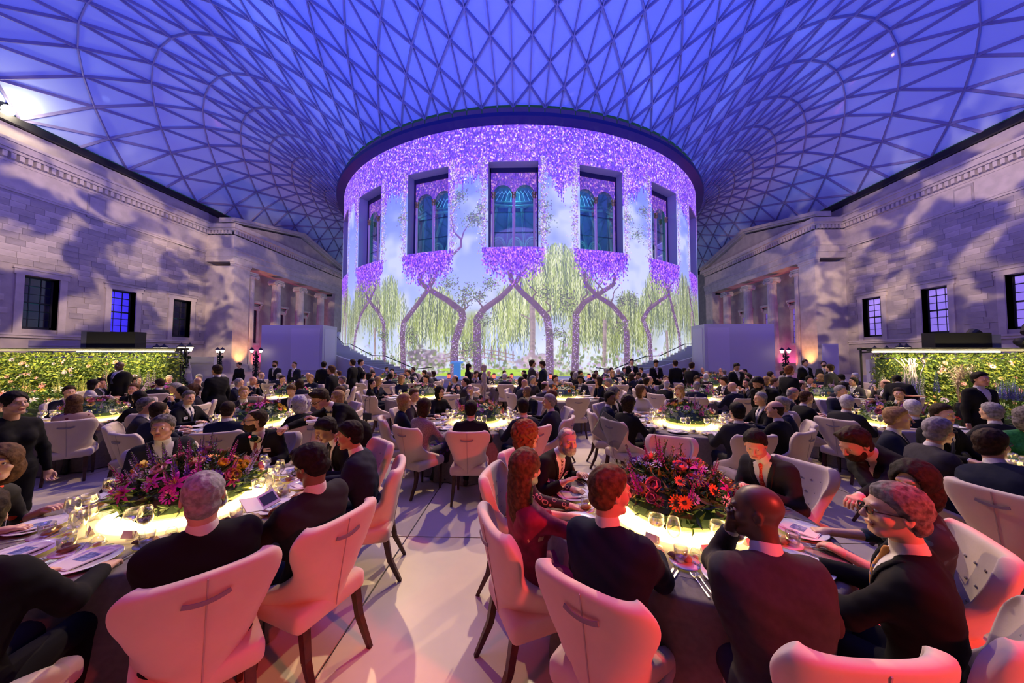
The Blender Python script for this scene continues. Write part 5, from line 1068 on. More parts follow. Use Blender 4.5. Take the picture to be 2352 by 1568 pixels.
def arrangement(loc, seed, nb, nl, label, palette=None, sc=1.):
    q = random.Random(seed); t = thing('flower_arrangement', label, 'flowers', loc, q.random() * 6.28, 'domed flower arrangements in the table centres'); R = .43; H = .27
    ob('planter', B().lathe([(.34, 0), (.36, .02), (.36, .085), (.33, .09), (.30, .07)], 40).mesh('planter', BOWL), t)
    b = B()
    def pf():
        p, a, s = dome_pt(q, R, H, .07); 
        if q.random() < .16: s = 1.0; p = Vector((R * math.cos(a) * q.uniform(.85, 1.08), R * math.sin(a) * q.uniform(.85, 1.08), q.uniform(.075, .13)))
        return p * q.uniform(.86, 1.0), Vector((math.cos(a) * s, math.sin(a) * s, 1.1 - s))
    leaves(b, q, nl, pf, .085, .024); b.lathe([(.40, .06), (.40, .12), (.3, .24), (.15, .30), (0, .315)], 20, 2); ob('foliage', b.mesh('foliage', *LEAF), t, kind='stuff')
    for i in range(nb):
        k = (palette or KINDS_)[q.randrange(len(palette or KINDS_))]; p, a, s = dome_pt(q, R * .98, H, .085); d = Vector((math.cos(a) * s, math.sin(a) * s, .35 + .9 * (1 - s))).normalized()
        o = ob('bloom', fl(*k), t); sz = q.uniform(1.1, 1.75) if k[0] != 'spike' else q.uniform(1.0, 1.6)
        if k[0] == 'spike': d = (d + Vector((0, 0, 1.2))).normalized()
        o.matrix_local = Matrix.Translation(p * q.uniform(.98, 1.06)) @ d.to_track_quat('Z', 'Y').to_matrix().to_4x4() @ Matrix.Diagonal((sz, sz, sz, 1))
    if nb > 60:
        for i in range(16):
            p, a, s = dome_pt(q, R * .7, H, .1); b2 = B(); tip = Vector((q.gauss(0, .04), q.gauss(0, .04), q.uniform(.07, .16))); b2.path([(0, 0, 0), tuple(tip)], .0022, n=4)
            for u in (.4, .6, .8, 1.): leaves(b2, q, 3, lambda: (tip * u, Vector((0, 0, 1))), .03, .010)
            ob('sprig', b2.mesh('sprig', *LEAF), t, tuple(p))
    if sc != 1: t.scale = (sc, sc, sc)
    return t

# ------------------------------------------------------------------ tables
CLOTH = mat('taupe_linen', (.20, .17, .155), .9, noise=(30, (.17, .145, .13)), bump=(120, .15, .002))
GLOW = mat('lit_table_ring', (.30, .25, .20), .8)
nt = GLOW.node_tree; tc = nt.nodes.new('ShaderNodeTexCoord'); ln = nt.nodes.new('ShaderNodeVectorMath'); ln.operation = 'LENGTH'; rp = nt.nodes.new('ShaderNodeValToRGB'); mm = nt.nodes.new('ShaderNodeMath'); mm.operation = 'MULTIPLY'; mm.inputs[1].default_value = 13.0   # lit disc in the middle; its glow over the cloth painted as fading emission
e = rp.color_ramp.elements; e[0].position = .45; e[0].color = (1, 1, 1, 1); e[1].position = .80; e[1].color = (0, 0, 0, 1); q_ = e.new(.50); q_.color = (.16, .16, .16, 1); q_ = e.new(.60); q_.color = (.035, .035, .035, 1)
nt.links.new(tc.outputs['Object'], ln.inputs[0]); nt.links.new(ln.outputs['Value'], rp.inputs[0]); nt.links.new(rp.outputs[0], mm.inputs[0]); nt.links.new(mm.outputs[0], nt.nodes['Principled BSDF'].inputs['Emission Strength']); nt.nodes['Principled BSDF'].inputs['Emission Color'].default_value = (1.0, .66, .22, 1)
def cloth_mesh(R=1.0, Z=.76, n=96):
    b = B(); prof = [(0, Z), (.5, Z), (R - .03, Z), (R - .008, Z - .004), (R, Z - .02), (R + .012, Z - .1), (R + .03, Z - .3), (R + .05, Z - .55), (R + .07, .015)]; V = []; F = []
    for j, (r, z) in enumerate(prof):
        for i in range(n):
            t = 2 * math.pi * i / n; k = max(0, (Z - z) / Z); rr = r + k ** 1.3 * (.045 * math.sin(t * 14 + .6 * math.sin(3 * t)) + .02 * math.sin(t * 23 + 1)); V.append((rr * math.cos(t), rr * math.sin(t), z))
    for j in range(1, len(prof) - 1):
        for i in range(n): F.append((j * n + i, (j + 1) * n + i, (j + 1) * n + (i + 1) % n, j * n + (i + 1) % n))
    F.append(tuple(n + i for i in range(n)))
    return me_from('tablecloth', V, F, (CLOTH,), smooth=False)
CLM = cloth_mesh(); CLM.polygons.foreach_set('use_smooth', np.ones(len(CLM.polygons), bool))
TOPM = B().lathe([(.97, .72), (.98, .735), (.98, .75), (.97, .752)], 48).mesh('tabletop', WOOD); TLEG = B().lathe([(.3, 0), (.3, .04), (.06, .1), (.05, .7), (.2, .72)], 16).mesh('pedestal', BLACKM)
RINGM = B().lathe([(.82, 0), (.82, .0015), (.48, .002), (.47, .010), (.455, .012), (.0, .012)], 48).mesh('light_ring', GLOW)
# ------------------------------------------------------------------ tableware
PORC = mat('white_porcelain', (.74, .72, .72), .15, coat=.3); BREAD = mat('bread_crust', (.28, .11, .035), .7, noise=(20, (.40, .19, .07))); BREAD2 = mat('seeded_roll', (.16, .07, .03), .8, noise=(60, (.25, .13, .06)))
WINE = mat('red_wine', (.05, .0, .008), .05); WATER = glass_mat('water', (.93, .95, .97), .10); CARD = mat('card_white', (.66, .62, .62), .6); PRINT = mat('card_print_blue', (.05, .07, .22), .6, noise=(60, (.22, .28, .5))); BUTTER = mat('butter', (.62, .38, .20), .5)
GL = MATS['table_glass']
def lm(nm, prof, m, n=20): me = B().lathe(prof, n, cap=False).mesh(nm, m, smooth=True); return me
M_PLATE = lm('plate', [(0, .004), (.09, .004), (.105, .010), (.148, .018), (.152, .022), (.148, .023), (.104, .016), (.09, .010), (0, .010)], PORC, 32)
M_WG = lm('wine_glass', [(.0, .004), (.036, .003), (.036, .006), (.006, .012), (.004, .05), (.004, .095), (.014, .103), (.036, .128), (.043, .155), (.038, .195), (.031, .225), (.030, .225), (.037, .194), (.041, .155), (.034, .130), (.010, .106), (0, .104)], GL)
M_CP = lm('coupe_glass', [(0, .004), (.034, .003), (.034, .006), (.005, .012), (.004, .05), (.004, .12), (.012, .126), (.040, .142), (.050, .160), (.047, .200), (.0455, .2), (.048, .16), (.038, .144), (0, .129)], GL)
M_TB = lm('water_glass', [(0, .004), (.030, .004), (.037, .03), (.040, .09), (.0385, .09), (.0355, .032), (.028, .010), (0, .010)], GL)
M_WINE = lm('wine', [(0, .107), (.010, .108), (.033, .131), (.0395, .150), (0, .150)], WINE, 16); M_WAT = lm('water', [(0, .011), (.028, .012), (.036, .045), (0, .045)], WATER, 16); M_CPW = lm('white_wine', [(0, .131), (.038, .146), (.046, .158), (0, .158)], glass_mat('white_wine_m', (.95, .85, .45), .08), 16)
M_BP = lm('bread_plate', [(0, .003), (.05, .003), (.085, .011), (.086, .014), (.05, .008), (0, .008)], PORC, 24)
M_DISH = lm('glass_dish', [(0, .003), (.035, .003), (.046, .008), (.046, .010), (.034, .006), (0, .006)], GL); M_DOME = lm('glass_dome', [(.034, .008), (.035, .02), (.031, .042), (.016, .058), (.004, .061), (.008, .068), (.007, .076), (0, .079)], GL)
def roll_mesh(m, a, b_, c): return B().lathe([(0, -c), (a * .55, -c * .8), (a, -.1 * c), (a * .8, c * .62), (a * .35, c * .95), (0, c)], 12, M=Matrix.Translation((0, 0, c)) @ Matrix.Diagonal((1, b_ / a, 1, 1))).mesh('bread_roll', m, smooth=True)
M_ROLL = roll_mesh(BREAD, .032, .045, .018); M_ROLL2 = roll_mesh(BREAD2, .028, .048, .016); M_BUT = roll_mesh(BUTTER, .016, .024, .008)
def fork():
    b = B(); b.bar((0, -.105, .004), (0, -.03, .006), .010, .003, w2=.005); b.bar((0, -.03, .006), (0, .03, .009), .005, .0025, w2=.006); b.add([(-.006, .03, .008), (.006, .03, .008), (.012, .052, .006), (-.012, .052, .006), (-.006, .03, .010), (.006, .03, .010), (.012, .052, .008), (-.012, .052, .008)], [(0, 3, 2, 1), (4, 5, 6, 7), (0, 1, 5, 4), (1, 2, 6, 5), (2, 3, 7, 6), (3, 0, 4, 7)])
    for k in range(4): x = -.0095 + .0063 * k; b.bar((x, .05, .007), (x, .095, .010), .0028, .002)
    return b.mesh('fork', CHROME)
def knife(): b = B(); b.bar((0, -.11, .004), (0, .0, .006), .009, .005, w2=.007); b.add([(-.004, 0, .003), (.006, 0, .003), (.008, .08, .003), (-.004, .115, .003), (-.004, 0, .006), (.006, 0, .006), (.008, .08, .005), (-.004, .115, .005)], [(0, 3, 2, 1), (4, 5, 6, 7), (0, 1, 5, 4), (1, 2, 6, 5), (2, 3, 7, 6), (3, 0, 4, 7)]); return b.mesh('knife', CHROME)
def spoon(): b = B(); b.bar((0, -.08, .004), (0, .03, .006), .007, .0025, w2=.004); b.lathe([(0, -.003), (.010, -.002), (.015, .002)], 10, M=Matrix.Translation((0, .05, .007)) @ Matrix.Diagonal((1, 1.6, 1, 1))); return b.mesh('spoon', CHROME)
M_FORK, M_KNIFE, M_SPOON = fork(), knife(), spoon(); M_BK = B().bar((0, -.07, .002), (0, .07, .002), .008, .004).mesh('butter_knife', CHROME)
M_MENU = B().box((-.075, -.105, 0), (.075, .105, .004)).box((-.072, -.1, .004), (.074, .104, .006)).mesh('menu_card', CARD); M_MPR = B().box((-.04, -.03, .006), (.05, .05, .0066)).mesh('print', PRINT)
M_NAP = B().box((-.05, -.10, 0), (.05, .10, .008)).box((-.046, -.09, .008), (.05, .1, .015)).mesh('napkin', SHIRT)
M_PC = B().add([(-.045, -.018, 0), (.045, -.018, 0), (.045, 0, .045), (-.045, 0, .045), (.045, .018, 0), (-.045, .018, 0)], [(0, 1, 2, 3), (3, 2, 4, 5), (0, 5, 4, 1), (0, 3, 5), (1, 4, 2)]).mesh('place_card', CARD); M_PCP = B().box((.008, -.0185, .012), (.036, -.0165, .034), M=Matrix.Translation((0, .0085, -.001)) @ Matrix.Rotation(R_(-21.8), 4, 'X')).mesh('print', mat('print_navy', (.03, .03, .10), .6))
def clock(a): h = round(6 - a / 30) % 12; return ['twelve', 'one', 'two', 'three', 'four', 'five', 'six', 'seven', 'eight', 'nine', 'ten', 'eleven'][h] + " o'clock"
TZ = .763
def item(nm, me, lb, cat, T, ang, x, y, z=TZ, rz=0., grp=None, sub=()):
    a = R_(ang); ca, sa = math.cos(a), math.sin(a); r = 1.0 - y; X = T[0] + r * sa + x * ca; Y = T[1] - r * ca + x * sa
    t = thing(nm, lb, cat, (X, Y, z), a + rz, grp, me)
    for n_, m_ in sub: ob(n_, m_, t)
    return t
def setting(T, ang, tn, level, q, skip=()):
    c = clock(ang); w = "at the %s place of %s" % (c, tn); j = lambda s=.012: q.uniform(-s, s)
    item('plate', M_PLATE, 'large white porcelain plate ' + w, 'plate', T, ang, j(), .20 + j(), grp='white plates laid on the tables')
    item('wine_glass', M_WG, 'tall tulip wine glass ' + w, 'glass', T, ang, .14 + j(), .40 + j(.02), grp='wine glasses on the tables', sub=(('wine', M_WINE),) if q.random() < .45 else ())
    if level >= 3: return
    item('water_glass', M_TB, 'short clear water glass ' + w, 'glass', T, ang, .21 + j(), .33 + j(.02), grp='water glasses on the tables', sub=(('water', M_WAT),) if q.random() < .7 else ())
    item('coupe_glass', M_CP, 'wide-bowled stem glass ' + w, 'glass', T, ang, .05 + j(), .44 + j(.02), grp='stem glasses on the tables', sub=(('white_wine', M_CPW),) if q.random() < .4 else ())
    if q.random() < .75 or level == 1: item('menu_card', M_MENU, 'white printed menu card ' + w, 'menu', T, ang, j(), .2 + j(), TZ + .018, q.uniform(-.6, .6), 'menu cards on the plates', (('print', M_MPR),))
    item('bread_plate', M_BP, 'small white bread plate ' + w, 'plate', T, ang, -.21 + j(), .34 + j(), grp='bread plates on the tables')
    item('bread_roll', M_ROLL if q.random() < .6 else M_ROLL2, 'browned bread roll ' + w, 'bread', T, ang, -.20 + j(), .34 + j(), TZ + .010, q.uniform(-1, 1), 'bread rolls on the bread plates')
    if level >= 2: return
    item('bread_roll', M_ROLL2, 'dark seeded bread roll ' + w, 'bread', T, ang, -.245 + j(.005), .375, TZ + .012, 1.2, 'bread rolls on the bread plates')
    item('fork', M_FORK, 'outer steel fork ' + w, 'cutlery', T, ang, -.205, .17, rz=.03, grp='forks beside the plates'); item('fork', M_FORK, 'inner steel fork ' + w, 'cutlery', T, ang, -.178, .175, rz=.03, grp='forks beside the plates')
    item('knife', M_KNIFE, 'outer steel knife ' + w, 'cutlery', T, ang, .205, .17, rz=-.03, grp='knives beside the plates'); item('knife', M_KNIFE, 'inner steel knife ' + w, 'cutlery', T, ang, .180, .175, rz=-.03, grp='knives beside the plates')
    item('spoon', M_SPOON, 'steel dessert spoon above the plate ' + w, 'cutlery', T, ang, .02, .375, rz=1.5, grp='dessert spoons above the plates'); item('butter_knife', M_BK, 'small butter knife ' + w, 'cutlery', T, ang, -.16, .35, TZ + .013, .5, 'butter knives')
    item('butter_dome', M_DISH, 'small knobbed butter dome ' + w, 'dish', T, ang, -.115, .40, grp='glass butter domes', sub=(('glass_dome', M_DOME), ('butter', M_BUT)))
    item('place_card', M_PC, 'folded white place card ' + w, 'card', T, ang, .0 + j(), .475, rz=q.uniform(-.3, .3), grp='folded place cards', sub=(('print', M_PCP),))
def table(T, tn, level, seed, palette=None, desc=''):
    t = thing('round_table', 'round banquet table: %s' % tn, 'table', (T[0], T[1], 0)); ob('tabletop', TOPM, t); ob('pedestal', TLEG, t)
    thing('tablecloth', 'taupe cloth hanging to the floor on %s' % tn, 'tablecloth', (T[0], T[1], 0), seed * .7, 'taupe tablecloths', CLM)
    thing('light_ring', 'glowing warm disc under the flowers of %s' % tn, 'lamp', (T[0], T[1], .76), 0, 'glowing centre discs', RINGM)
    n = {1: (95, 1500), 2: (42, 420), 3: (20, 200)}[level]
    arrangement((T[0], T[1], .778), seed, n[0], n[1], '%s flower dome on %s' % (desc or 'mixed bright', tn), palette)
# ------------------------------------------------------------------ hedges and flower banks
def hedge(x0, x1, y, H, label, seed):
    t = thing('hedge', label, 'hedge'); q = random.Random(seed); b = B(); b.box((x0 + .1, y + .1, 0), (x1 - .1, y + .5, H - .1), 2); n = int((x1 - x0) * 1700)
    for _ in range(n):
        x = q.uniform(x0, x1); top = q.random() < .14; z = H + q.uniform(-.06, .04) if top else q.uniform(.05, H); yy = q.uniform(y, y + .5) if top else y + q.uniform(-.06, .12) + .05 * math.sin(x * 3 + z * 4)
        n_ = Vector((q.gauss(0, .5), -1 + q.gauss(0, .5), q.gauss(.3, .5) + (1.5 if top else 0))); M = frame((x, yy, z), n_ + Vector((0, 0, -.5)), Vector((q.gauss(0, 1), -1, q.gauss(.6, .5)))); l = q.uniform(.035, .105); w_ = l * q.uniform(.35, .85); mi = q.randrange(4)
        b.add([M @ Vector(v) for v in ((0, 0, 0), (w_ / 2, l * .45, .012), (0, l, -.02), (-w_ / 2, l * .45, .012))], [(0, 1, 2, 3)], mi)
    for s_ in (x0, x1):
        for _ in range(250): M = frame((s_ + q.gauss(0, .04), q.uniform(y, y + .5), q.uniform(.05, H)), Vector((q.gauss(0, 1), q.gauss(0, 1), q.gauss(0, 1))), Vector((q.gauss(0, 1), q.gauss(0, 1), 1))); b.add([M @ Vector(v) for v in ((0, 0, 0), (.03, .04, .01), (0, .1, -.02), (-.03, .04, .01))], [(0, 1, 2, 3)], q.randrange(4))
    ob('foliage', b.mesh('foliage', mat('hedge_a', (.08, .14, .018), .5), mat('hedge_b', (.17, .23, .03), .5), mat('hedge_c', (.035, .07, .015), .6), mat('hedge_d', (.30, .33, .05), .5)), t, kind='stuff')
    for _ in range(46):
        x = q.uniform(x0 + .2, x1 - .2); z = q.uniform(.7, H - .1); o = ob('bloom', fl(*q.choice([('ball', 'pink'), ('ball', 'lilac'), ('rose', 'blush'), ('lily', 'pink'), ('daisy', 'white'), ('daisy', 'peach')])), t, (x, y - .08, z), (R_(75), 0, q.uniform(-.5, .5)), q.uniform(1.2, 2.0))
hedge(-18.5, -11.1, 10.7, 2.0, 'leafy green hedge wall behind the bank of cream lilies', 21); hedge(11.7, 18.5, 10.0, 2.0, 'leafy green hedge wall behind the pampas plume and delphiniums', 22)
def spire(col, h, n=0):
    b = B(); q = random.Random(sum(map(ord, col))); b.bar((0, 0, 0), (0, 0, h), .012, mi=1)
    for k in range(70):
        u = k / 70; z = h * (.30 + .70 * u); a = k * 2.4; r = .045 * (1 - u * .75)
        for j in range(4): petal(b, Matrix.Translation((r * math.cos(a), r * math.sin(a), z)) @ Matrix.Rotation(a - math.pi / 2 + (j - 1.5) * .9, 4, 'Z') @ Matrix.Rotation(.5, 4, 'X'), .030 * (1.2 - u), .026 * (1.2 - u), .3, 1, 0, .7)
    return b.mesh('flower_spire', mat('petal_' + col, FCOL[col], .6), LEAF[1])
SPI = {c: spire(c, .75) for c in ('blue', 'violet', 'white', 'lilac', 'pink', 'lemon')}
def pampas():
    b = B(); q = random.Random(4)
    for k in range(16):
        a = q.uniform(0, 6.28); sp = q.uniform(.05, .3); L = q.uniform(.6, .85); pts = [(0, 0, 0)] + [(sp * (u ** 2) * math.cos(a) * 1.4, sp * u ** 2 * math.sin(a), .35 + L * u - .12 * u ** 3) for u in (.2, .4, .6, .8, 1)]
        b.path(pts, .004, n=3)
        for u in range(26):
            i = 1 + u * 4 / 26; f = i - int(i); p0 = Vector(pts[int(i)]); p1 = Vector(pts[min(int(i) + 1, 5)]); p = p0.lerp(p1, f); d = Vector((q.gauss(0, .5) + .8 * math.cos(a), q.gauss(0, .5), q.gauss(-.1, .4))).normalized(); M = frame(p, d, Vector((0, 0, 1))); b.add([M @ Vector(v) for v in ((-.008, 0, 0), (.008, 0, 0), (.004, .11, -.02), (-.004, .10, -.02))], [(0, 1, 2, 3)])
    return b.mesh('pampas', mat('pampas_plume', (.62, .48, .36), .8))
def bank(pts, label, seed, kinds, spires, H=.75):
    t = thing('flower_bank', label, 'flowers'); q = random.Random(seed); b = B(); (xa, xb, ya, yb) = pts; n = int((xb - xa) * 420)
    def pf(): x = q.uniform(xa, xb); y = q.uniform(ya, yb); return Vector((x, y, H * q.uniform(.15, .95) * (.6 + .4 * (y - ya) / (yb - ya)))), Vector((0, -.7, .8))
    b.box((xa, ya, 0), (xb, yb, .35), 2); leaves(b, q, n * 3, pf, .13, .035); ob('foliage', b.mesh('foliage', *LEAF), t, kind='stuff')
    for _ in range(int((xb - xa) * 26)):
        p, nn = pf(); k = kinds[q.randrange(len(kinds))]; o = ob('bloom', fl(*k), t, tuple(p + Vector((0, -.06, .08))), (R_(q.uniform(20, 70)), 0, q.uniform(-.8, .8)), q.uniform(1.6, 2.8))
    for (c, x, y, z, s) in spires: ob('flower_spire', SPI[c], t, (x, y, z), (q.gauss(0, .10), q.gauss(0, .14), 0), (s, s, s))
q = random.Random(8)
bank((-16.8, -11.3, 9.6, 10.55), 'bank of cream lilies and tall pale delphiniums before the hedge', 31, [('lily', 'lemon'), ('lily', 'white'), ('lily', 'lemon'), ('rose', 'yellow'), ('ball', 'white'), ('lily', 'pink'), ('daisy', 'yellow')], [(('lilac', 'white', 'lilac', 'pink')[q.randrange(4)], q.uniform(-12.6, -10.9), q.uniform(9.7, 10.4), q.uniform(.55, .75), q.uniform(.8, 1.25)) for _ in range(34)] + [('lemon', q.uniform(-16.5, -13), 10.2, .6, q.uniform(.7, 1.)) for _ in range(10)], .95)
bank((11.4, 17.5, 8.9, 9.85), 'bank of blue delphiniums, yellow and red flowers before the hedge', 32, [('daisy', 'yellow'), ('rose', 'peach'), ('ball', 'white'), ('lily', 'yellow'), ('daisy', 'red'), ('ball', 'pink'), ('rose', 'burgundy'), ('ball', 'lilac')], [(('blue', 'violet', 'blue', 'white')[q.randrange(4)], q.uniform(11.0, 11.9), q.uniform(9.0, 9.8), q.uniform(.6, .8), q.uniform(.8, 1.15)) for _ in range(26)] + [('blue', q.uniform(13.6, 14.5), 9.2, .6, q.uniform(.8, 1.1)) for _ in range(18)] + [('white', q.uniform(14.5, 14.9), 9.2, .6, q.uniform(.8, 1.1)) for _ in range(8)] + [('pink', q.uniform(12.8, 13.5), 9.3, .5, q.uniform(.8, 1.)) for _ in range(14)], .8)
t = thing('pampas_plume', 'big cream feathery pampas plume in front of the hedge', 'flowers', (12.35, 9.0, .75)); ob('plume', pampas(), t); ob('vase', B().lathe([(.1, -.75), (.14, -.5), (.10, -.1), (.06, .02)], 14).mesh('vase', BLACKM), t)
bb_ = B()
for k in range(14):
    p = [(0, 0, 0)]
    for u in range(6): p.append((p[-1][0] + rnd.gauss(0, .05), p[-1][1] + rnd.gauss(0, .05), p[-1][2] + .17))
    bb_.path(p, .008, n=4)
thing('curly_twigs', 'pale curly twigs standing at the hedge end above the blue delphiniums', 'twigs', (11.75, 9.5, .9), me=bb_.mesh('curly_twigs', mat('pale_twig', (.6, .52, .55), .7)))

# ------------------------------------------------------------------ the tables
TB = {'T1': (-1.85, 2.72), 'T2': (2.12, 2.68), 'T8': (6.15, 3.0), 'T3': (.1, 6.15), 'T5': (-3.9, 5.85), 'T7': (-7.45, 6.2), 'T4': (3.85, 6.05), 'T6': (7.55, 6.15)}
TN = {'T1': "the bow-tied waiter's table", 'T2': "the red-tie man's table", 'T8': "the green-dress woman's table", 'T3': "the tweed-jacket woman's table", 'T5': "the white-curls woman's table", 'T7': "the red-floral woman's table", 'T4': "the clear-stand table", 'T6': "the bending waiter's table"}
order3 = [('three', 9.7, (-10.0, -6.1, -2.15, 2.05, 5.9, 9.6)), ('four', 13.3, (-8.3, -4.2, .1, 4.1, 8.2, 12.2)), ('five', 16.9, (-6.2, 6.3, 10.4))]
PAL_1 = [('spike', 'magenta'), ('lily', 'magenta'), ('ball', 'magenta'), ('spike', 'purple'), ('rose', 'blush'), ('rose', 'pink'), ('ball', 'lilac'), ('ball', 'white'), ('spike', 'lilac'), ('rose', 'pink'), ('daisy', 'orange'), ('rose', 'yellow'), ('ball', 'violet'), ('head', 'tan')]
PAL_2 = [('ball', 'purple'), ('ball', 'violet'), ('spike', 'purple'), ('lily', 'magenta'), ('rose', 'burgundy'), ('rose', 'pink'), ('ball', 'white'), ('head', 'tan'), ('ball', 'green'), ('spike', 'magenta'), ('daisy', 'orange'), ('ball', 'lilac'), ('head', 'tan'), ('ball', 'burgundy'), ('rose', 'peach')]
PAL_O = [('rose', 'orange'), ('rose', 'peach'), ('daisy', 'orange'), ('rose', 'yellow'), ('ball', 'pink'), ('daisy', 'yellow')]
for k, lv, sd in (('T1', 1, 3), ('T2', 1, 5), ('T8', 2, 7), ('T3', 2, 9), ('T5', 2, 11), ('T7', 2, 13), ('T4', 2, 15), ('T6', 2, 17)):
    table(TB[k], TN[k], lv, sd, {'T1': PAL_1, 'T2': PAL_2}.get(k), desc={'T1': 'pink, orange and violet', 'T2': 'deep purple and rose'}.get(k, ''))
FAR = []
nth = ['first', 'second', 'third', 'fourth', 'fifth', 'last']
for rn, y, xs in order3:
    for i, x in enumerate(xs): FAR.append(((x, y), 'the %s table of row %s' % (nth[i] if i < len(xs) - 1 else 'last', rn), y)); table((x, y), FAR[-1][1], 3, 40 + int(x * 3 + y), PAL_O if (i == 3 and y < 10) else None)
q = random.Random(77)
for k, lv in (('T1', 1), ('T2', 1), ('T8', 2), ('T3', 2), ('T5', 2), ('T7', 2), ('T4', 2), ('T6', 2)):
    for s in range(10): setting(TB[k], {'T1': 12, 'T2': -2}.get(k, 0) + 36 * s, TN[k], lv, q)
for T, tn, y in FAR:
    if y < 16:
        for s in range(10): setting(T, 36 * s + (y * 7) % 30, tn, 3, q)

# ------------------------------------------------------------------ seated guests
def loc_of(T, ang, r): a = R_(ang); return (T[0] + r * math.sin(a), T[1] - r * math.cos(a))
def seat_person(T, ang, label, r=1.40, head=None, hands_w=None, group=None, chair_label=None, near=False, pz=.55, **k):
    x, y = loc_of(T, ang, r); a = R_(ang); Ri = Matrix.Rotation(-a, 3, 'Z')
    L = lambda p: tuple(Ri @ Vector((p[0] - x, p[1] - y, p[2])))
    if head is not None:
        h = Vector(L(head)); d = h - Vector((0, 0, pz)); d = d.normalized() * .735; h = Vector((0, 0, pz)) + d; k['head'] = tuple(h)
    if hands_w: k['hands'] = tuple((L(p), c) for p, c in hands_w)
    k.setdefault('pel', (0, 0, pz)); o, hp, hd, CH = person(label, (x, y, 0), a, group, **k)
    if chair_label: chair((T[0] + (r - .02) * math.sin(a), T[1] - (r - .02) * math.cos(a), 0), a, chair_label, near=near)
    return o, Matrix.Translation((x, y, 0)) @ Matrix.Rotation(a, 4, 'Z'), hp
N = TN['T1']; T = TB['T1']
seat_person(T, 48, 'grey-haired man in black suit, back turned, in the widest ivory chair', r=1.46, head=(-.71, 1.67, 1.28), hair='crop', hcol='grey', tcol='black', tie=None, chair_label='ivory wing chair under the grey-haired man, its back filling the corner', near=True, fat=.012)
o, M, hp = seat_person(T, 70, 'dark-haired man with glasses reading a booklet, charcoal suit', r=1.46, head=(-.47, 2.16, 1.20), hyaw=.15, hpitch=-.55, glasses=True, hair='quiff', hcol='black', skin='brown', tcol='charcoal', tie=None, hands=(((-.14, .40, .86), .7), ((.10, .38, .86), .7)), chair_label='ivory wing chair of the man reading a booklet', near=True)
bk = thing('booklet', 'open white booklet with dark picture held by the man in glasses', 'booklet', (-1.02, 2.42, .90), R_(60)); ob('pages', B().box((-.11, -.075, 0), (0, .075, .006), M=Matrix.Rotation(R_(14), 4, 'Y')).box((0, -.075, 0), (.11, .075, .006), M=Matrix.Rotation(R_(-20), 4, 'Y')).mesh('pages', CARD), bk, rot=(R_(24), 0, 0)); ob('picture', B().box((.012, -.045, .0065), (.10, .05, .0075), M=Matrix.Rotation(R_(-20), 4, 'Y')).mesh('picture', mat('print_black', (.02, .02, .03), .5)), bk, rot=(R_(24), 0, 0))
seat_person(T, 105, 'young black-haired man in navy suit seen in profile beside the aisle', r=1.38, head=(-.69, 3.02, 1.27), hyaw=.1, hpitch=-.15, hair='short', hcol='black', skin='tan', tcol='navy', tie=None, chair_label='ivory wing chair of the profile man, edge-on to the aisle', near=True)
seat_person(T, 138, 'moustached man looking down with a white badge on his jacket', r=1.36, head=(-1.23, 3.50, 1.24), hyaw=.1, hpitch=-.5, hair='short', hcol='black', skin='tan', tcol='black', tie='dark', badge=1, chair_label='ivory wing chair hidden behind the moustached man', near=True)
seat_person(T, -163, 'bearded man with receding dark hair and glasses glancing sideways', r=1.36, head=(-2.22, 3.78, 1.25), hyaw=-1.0, hair='receding', hcol='dark', beard=1, glasses=True, tcol='black', tie='wine', badge=-1, chair_label='ivory wing chair of the bearded man with glasses', near=True)
seat_person(T, -125, 'pepper-haired man with grey tie facing the flowers, mouth open', r=1.38, head=(-2.83, 3.34, 1.26), hyaw=-.45, hair='short', hcol='pepper', skin='ruddy', tcol='charcoal', tie='grey', chair_label='ivory wing chair of the grey-tie man', near=True)
seat_person(T, -66, 'smiling brown-haired woman in black dress with orange poppies', r=1.38, head=(-2.86, 2.30, 1.21), hyaw=-1.15, twist=-.5, female=True, hair='bob', hcol='brown', top='dress', tcol='poppy', legcol='black', badge=None, lips=True, chair_label='ivory wing chair of the poppy-dress woman', near=True)
seat_person(T, 16, 'dark-suited guest cut by the edge of view, only back and shoulder', r=1.44, head=(-1.50, 1.42, 1.28), hyaw=.5, hair='short', hcol='dark', tcol='black', tie=None, chair_label='ivory wing chair of the half-seen dark guest, lowest in view', near=True)
N = TN['T2']; T = TB['T2']
seat_person(T, -38, 'brown-haired man in navy suit lit red, profile turned to the flowers', r=1.20, head=(1.40, 1.79, 1.27), hyaw=-.62, hpitch=-.1, hair='short', hcol='brown', skin='ruddy', tcol='navy', tie=None, hands=(((-.14, .36, .80), .9), ((.10, .45, .80), 1.0)), chair_label='ivory wing chair of the red-lit profile man, strap slanting', near=True)
seat_person(T, -4, 'bald dark-skinned man in plum-grey suit with hand at his chin', r=1.22, head=(2.03, 1.60, 1.27), hyaw=1.05, hpitch=-.05, hair='bald', skin='dark', tcol='grey', tie=None, fat=.015, hands=(((-.10, .20, 1.14), 1.1), ((.22, .40, .80), .6)), chair_label=None)
chair(loc_of(T, 1, 1.20) + (0,), R_(-1), 'ivory wing chair of the bald man, only its top edge showing', near=True)
seat_person(T, 30, 'grey-haired man with dark glasses and gold patterned tie', r=1.27, head=(2.66, 1.60, 1.28), hyaw=.72, hair='short', hcol='pepper', glasses=True, tcol='black', tie='gold', hands=(((-.20, .42, .82), .6), ((.10, .40, .80), .6)), twist=.25, chair_label='ivory wing chair wrapped around the gold-tie man', near=True)
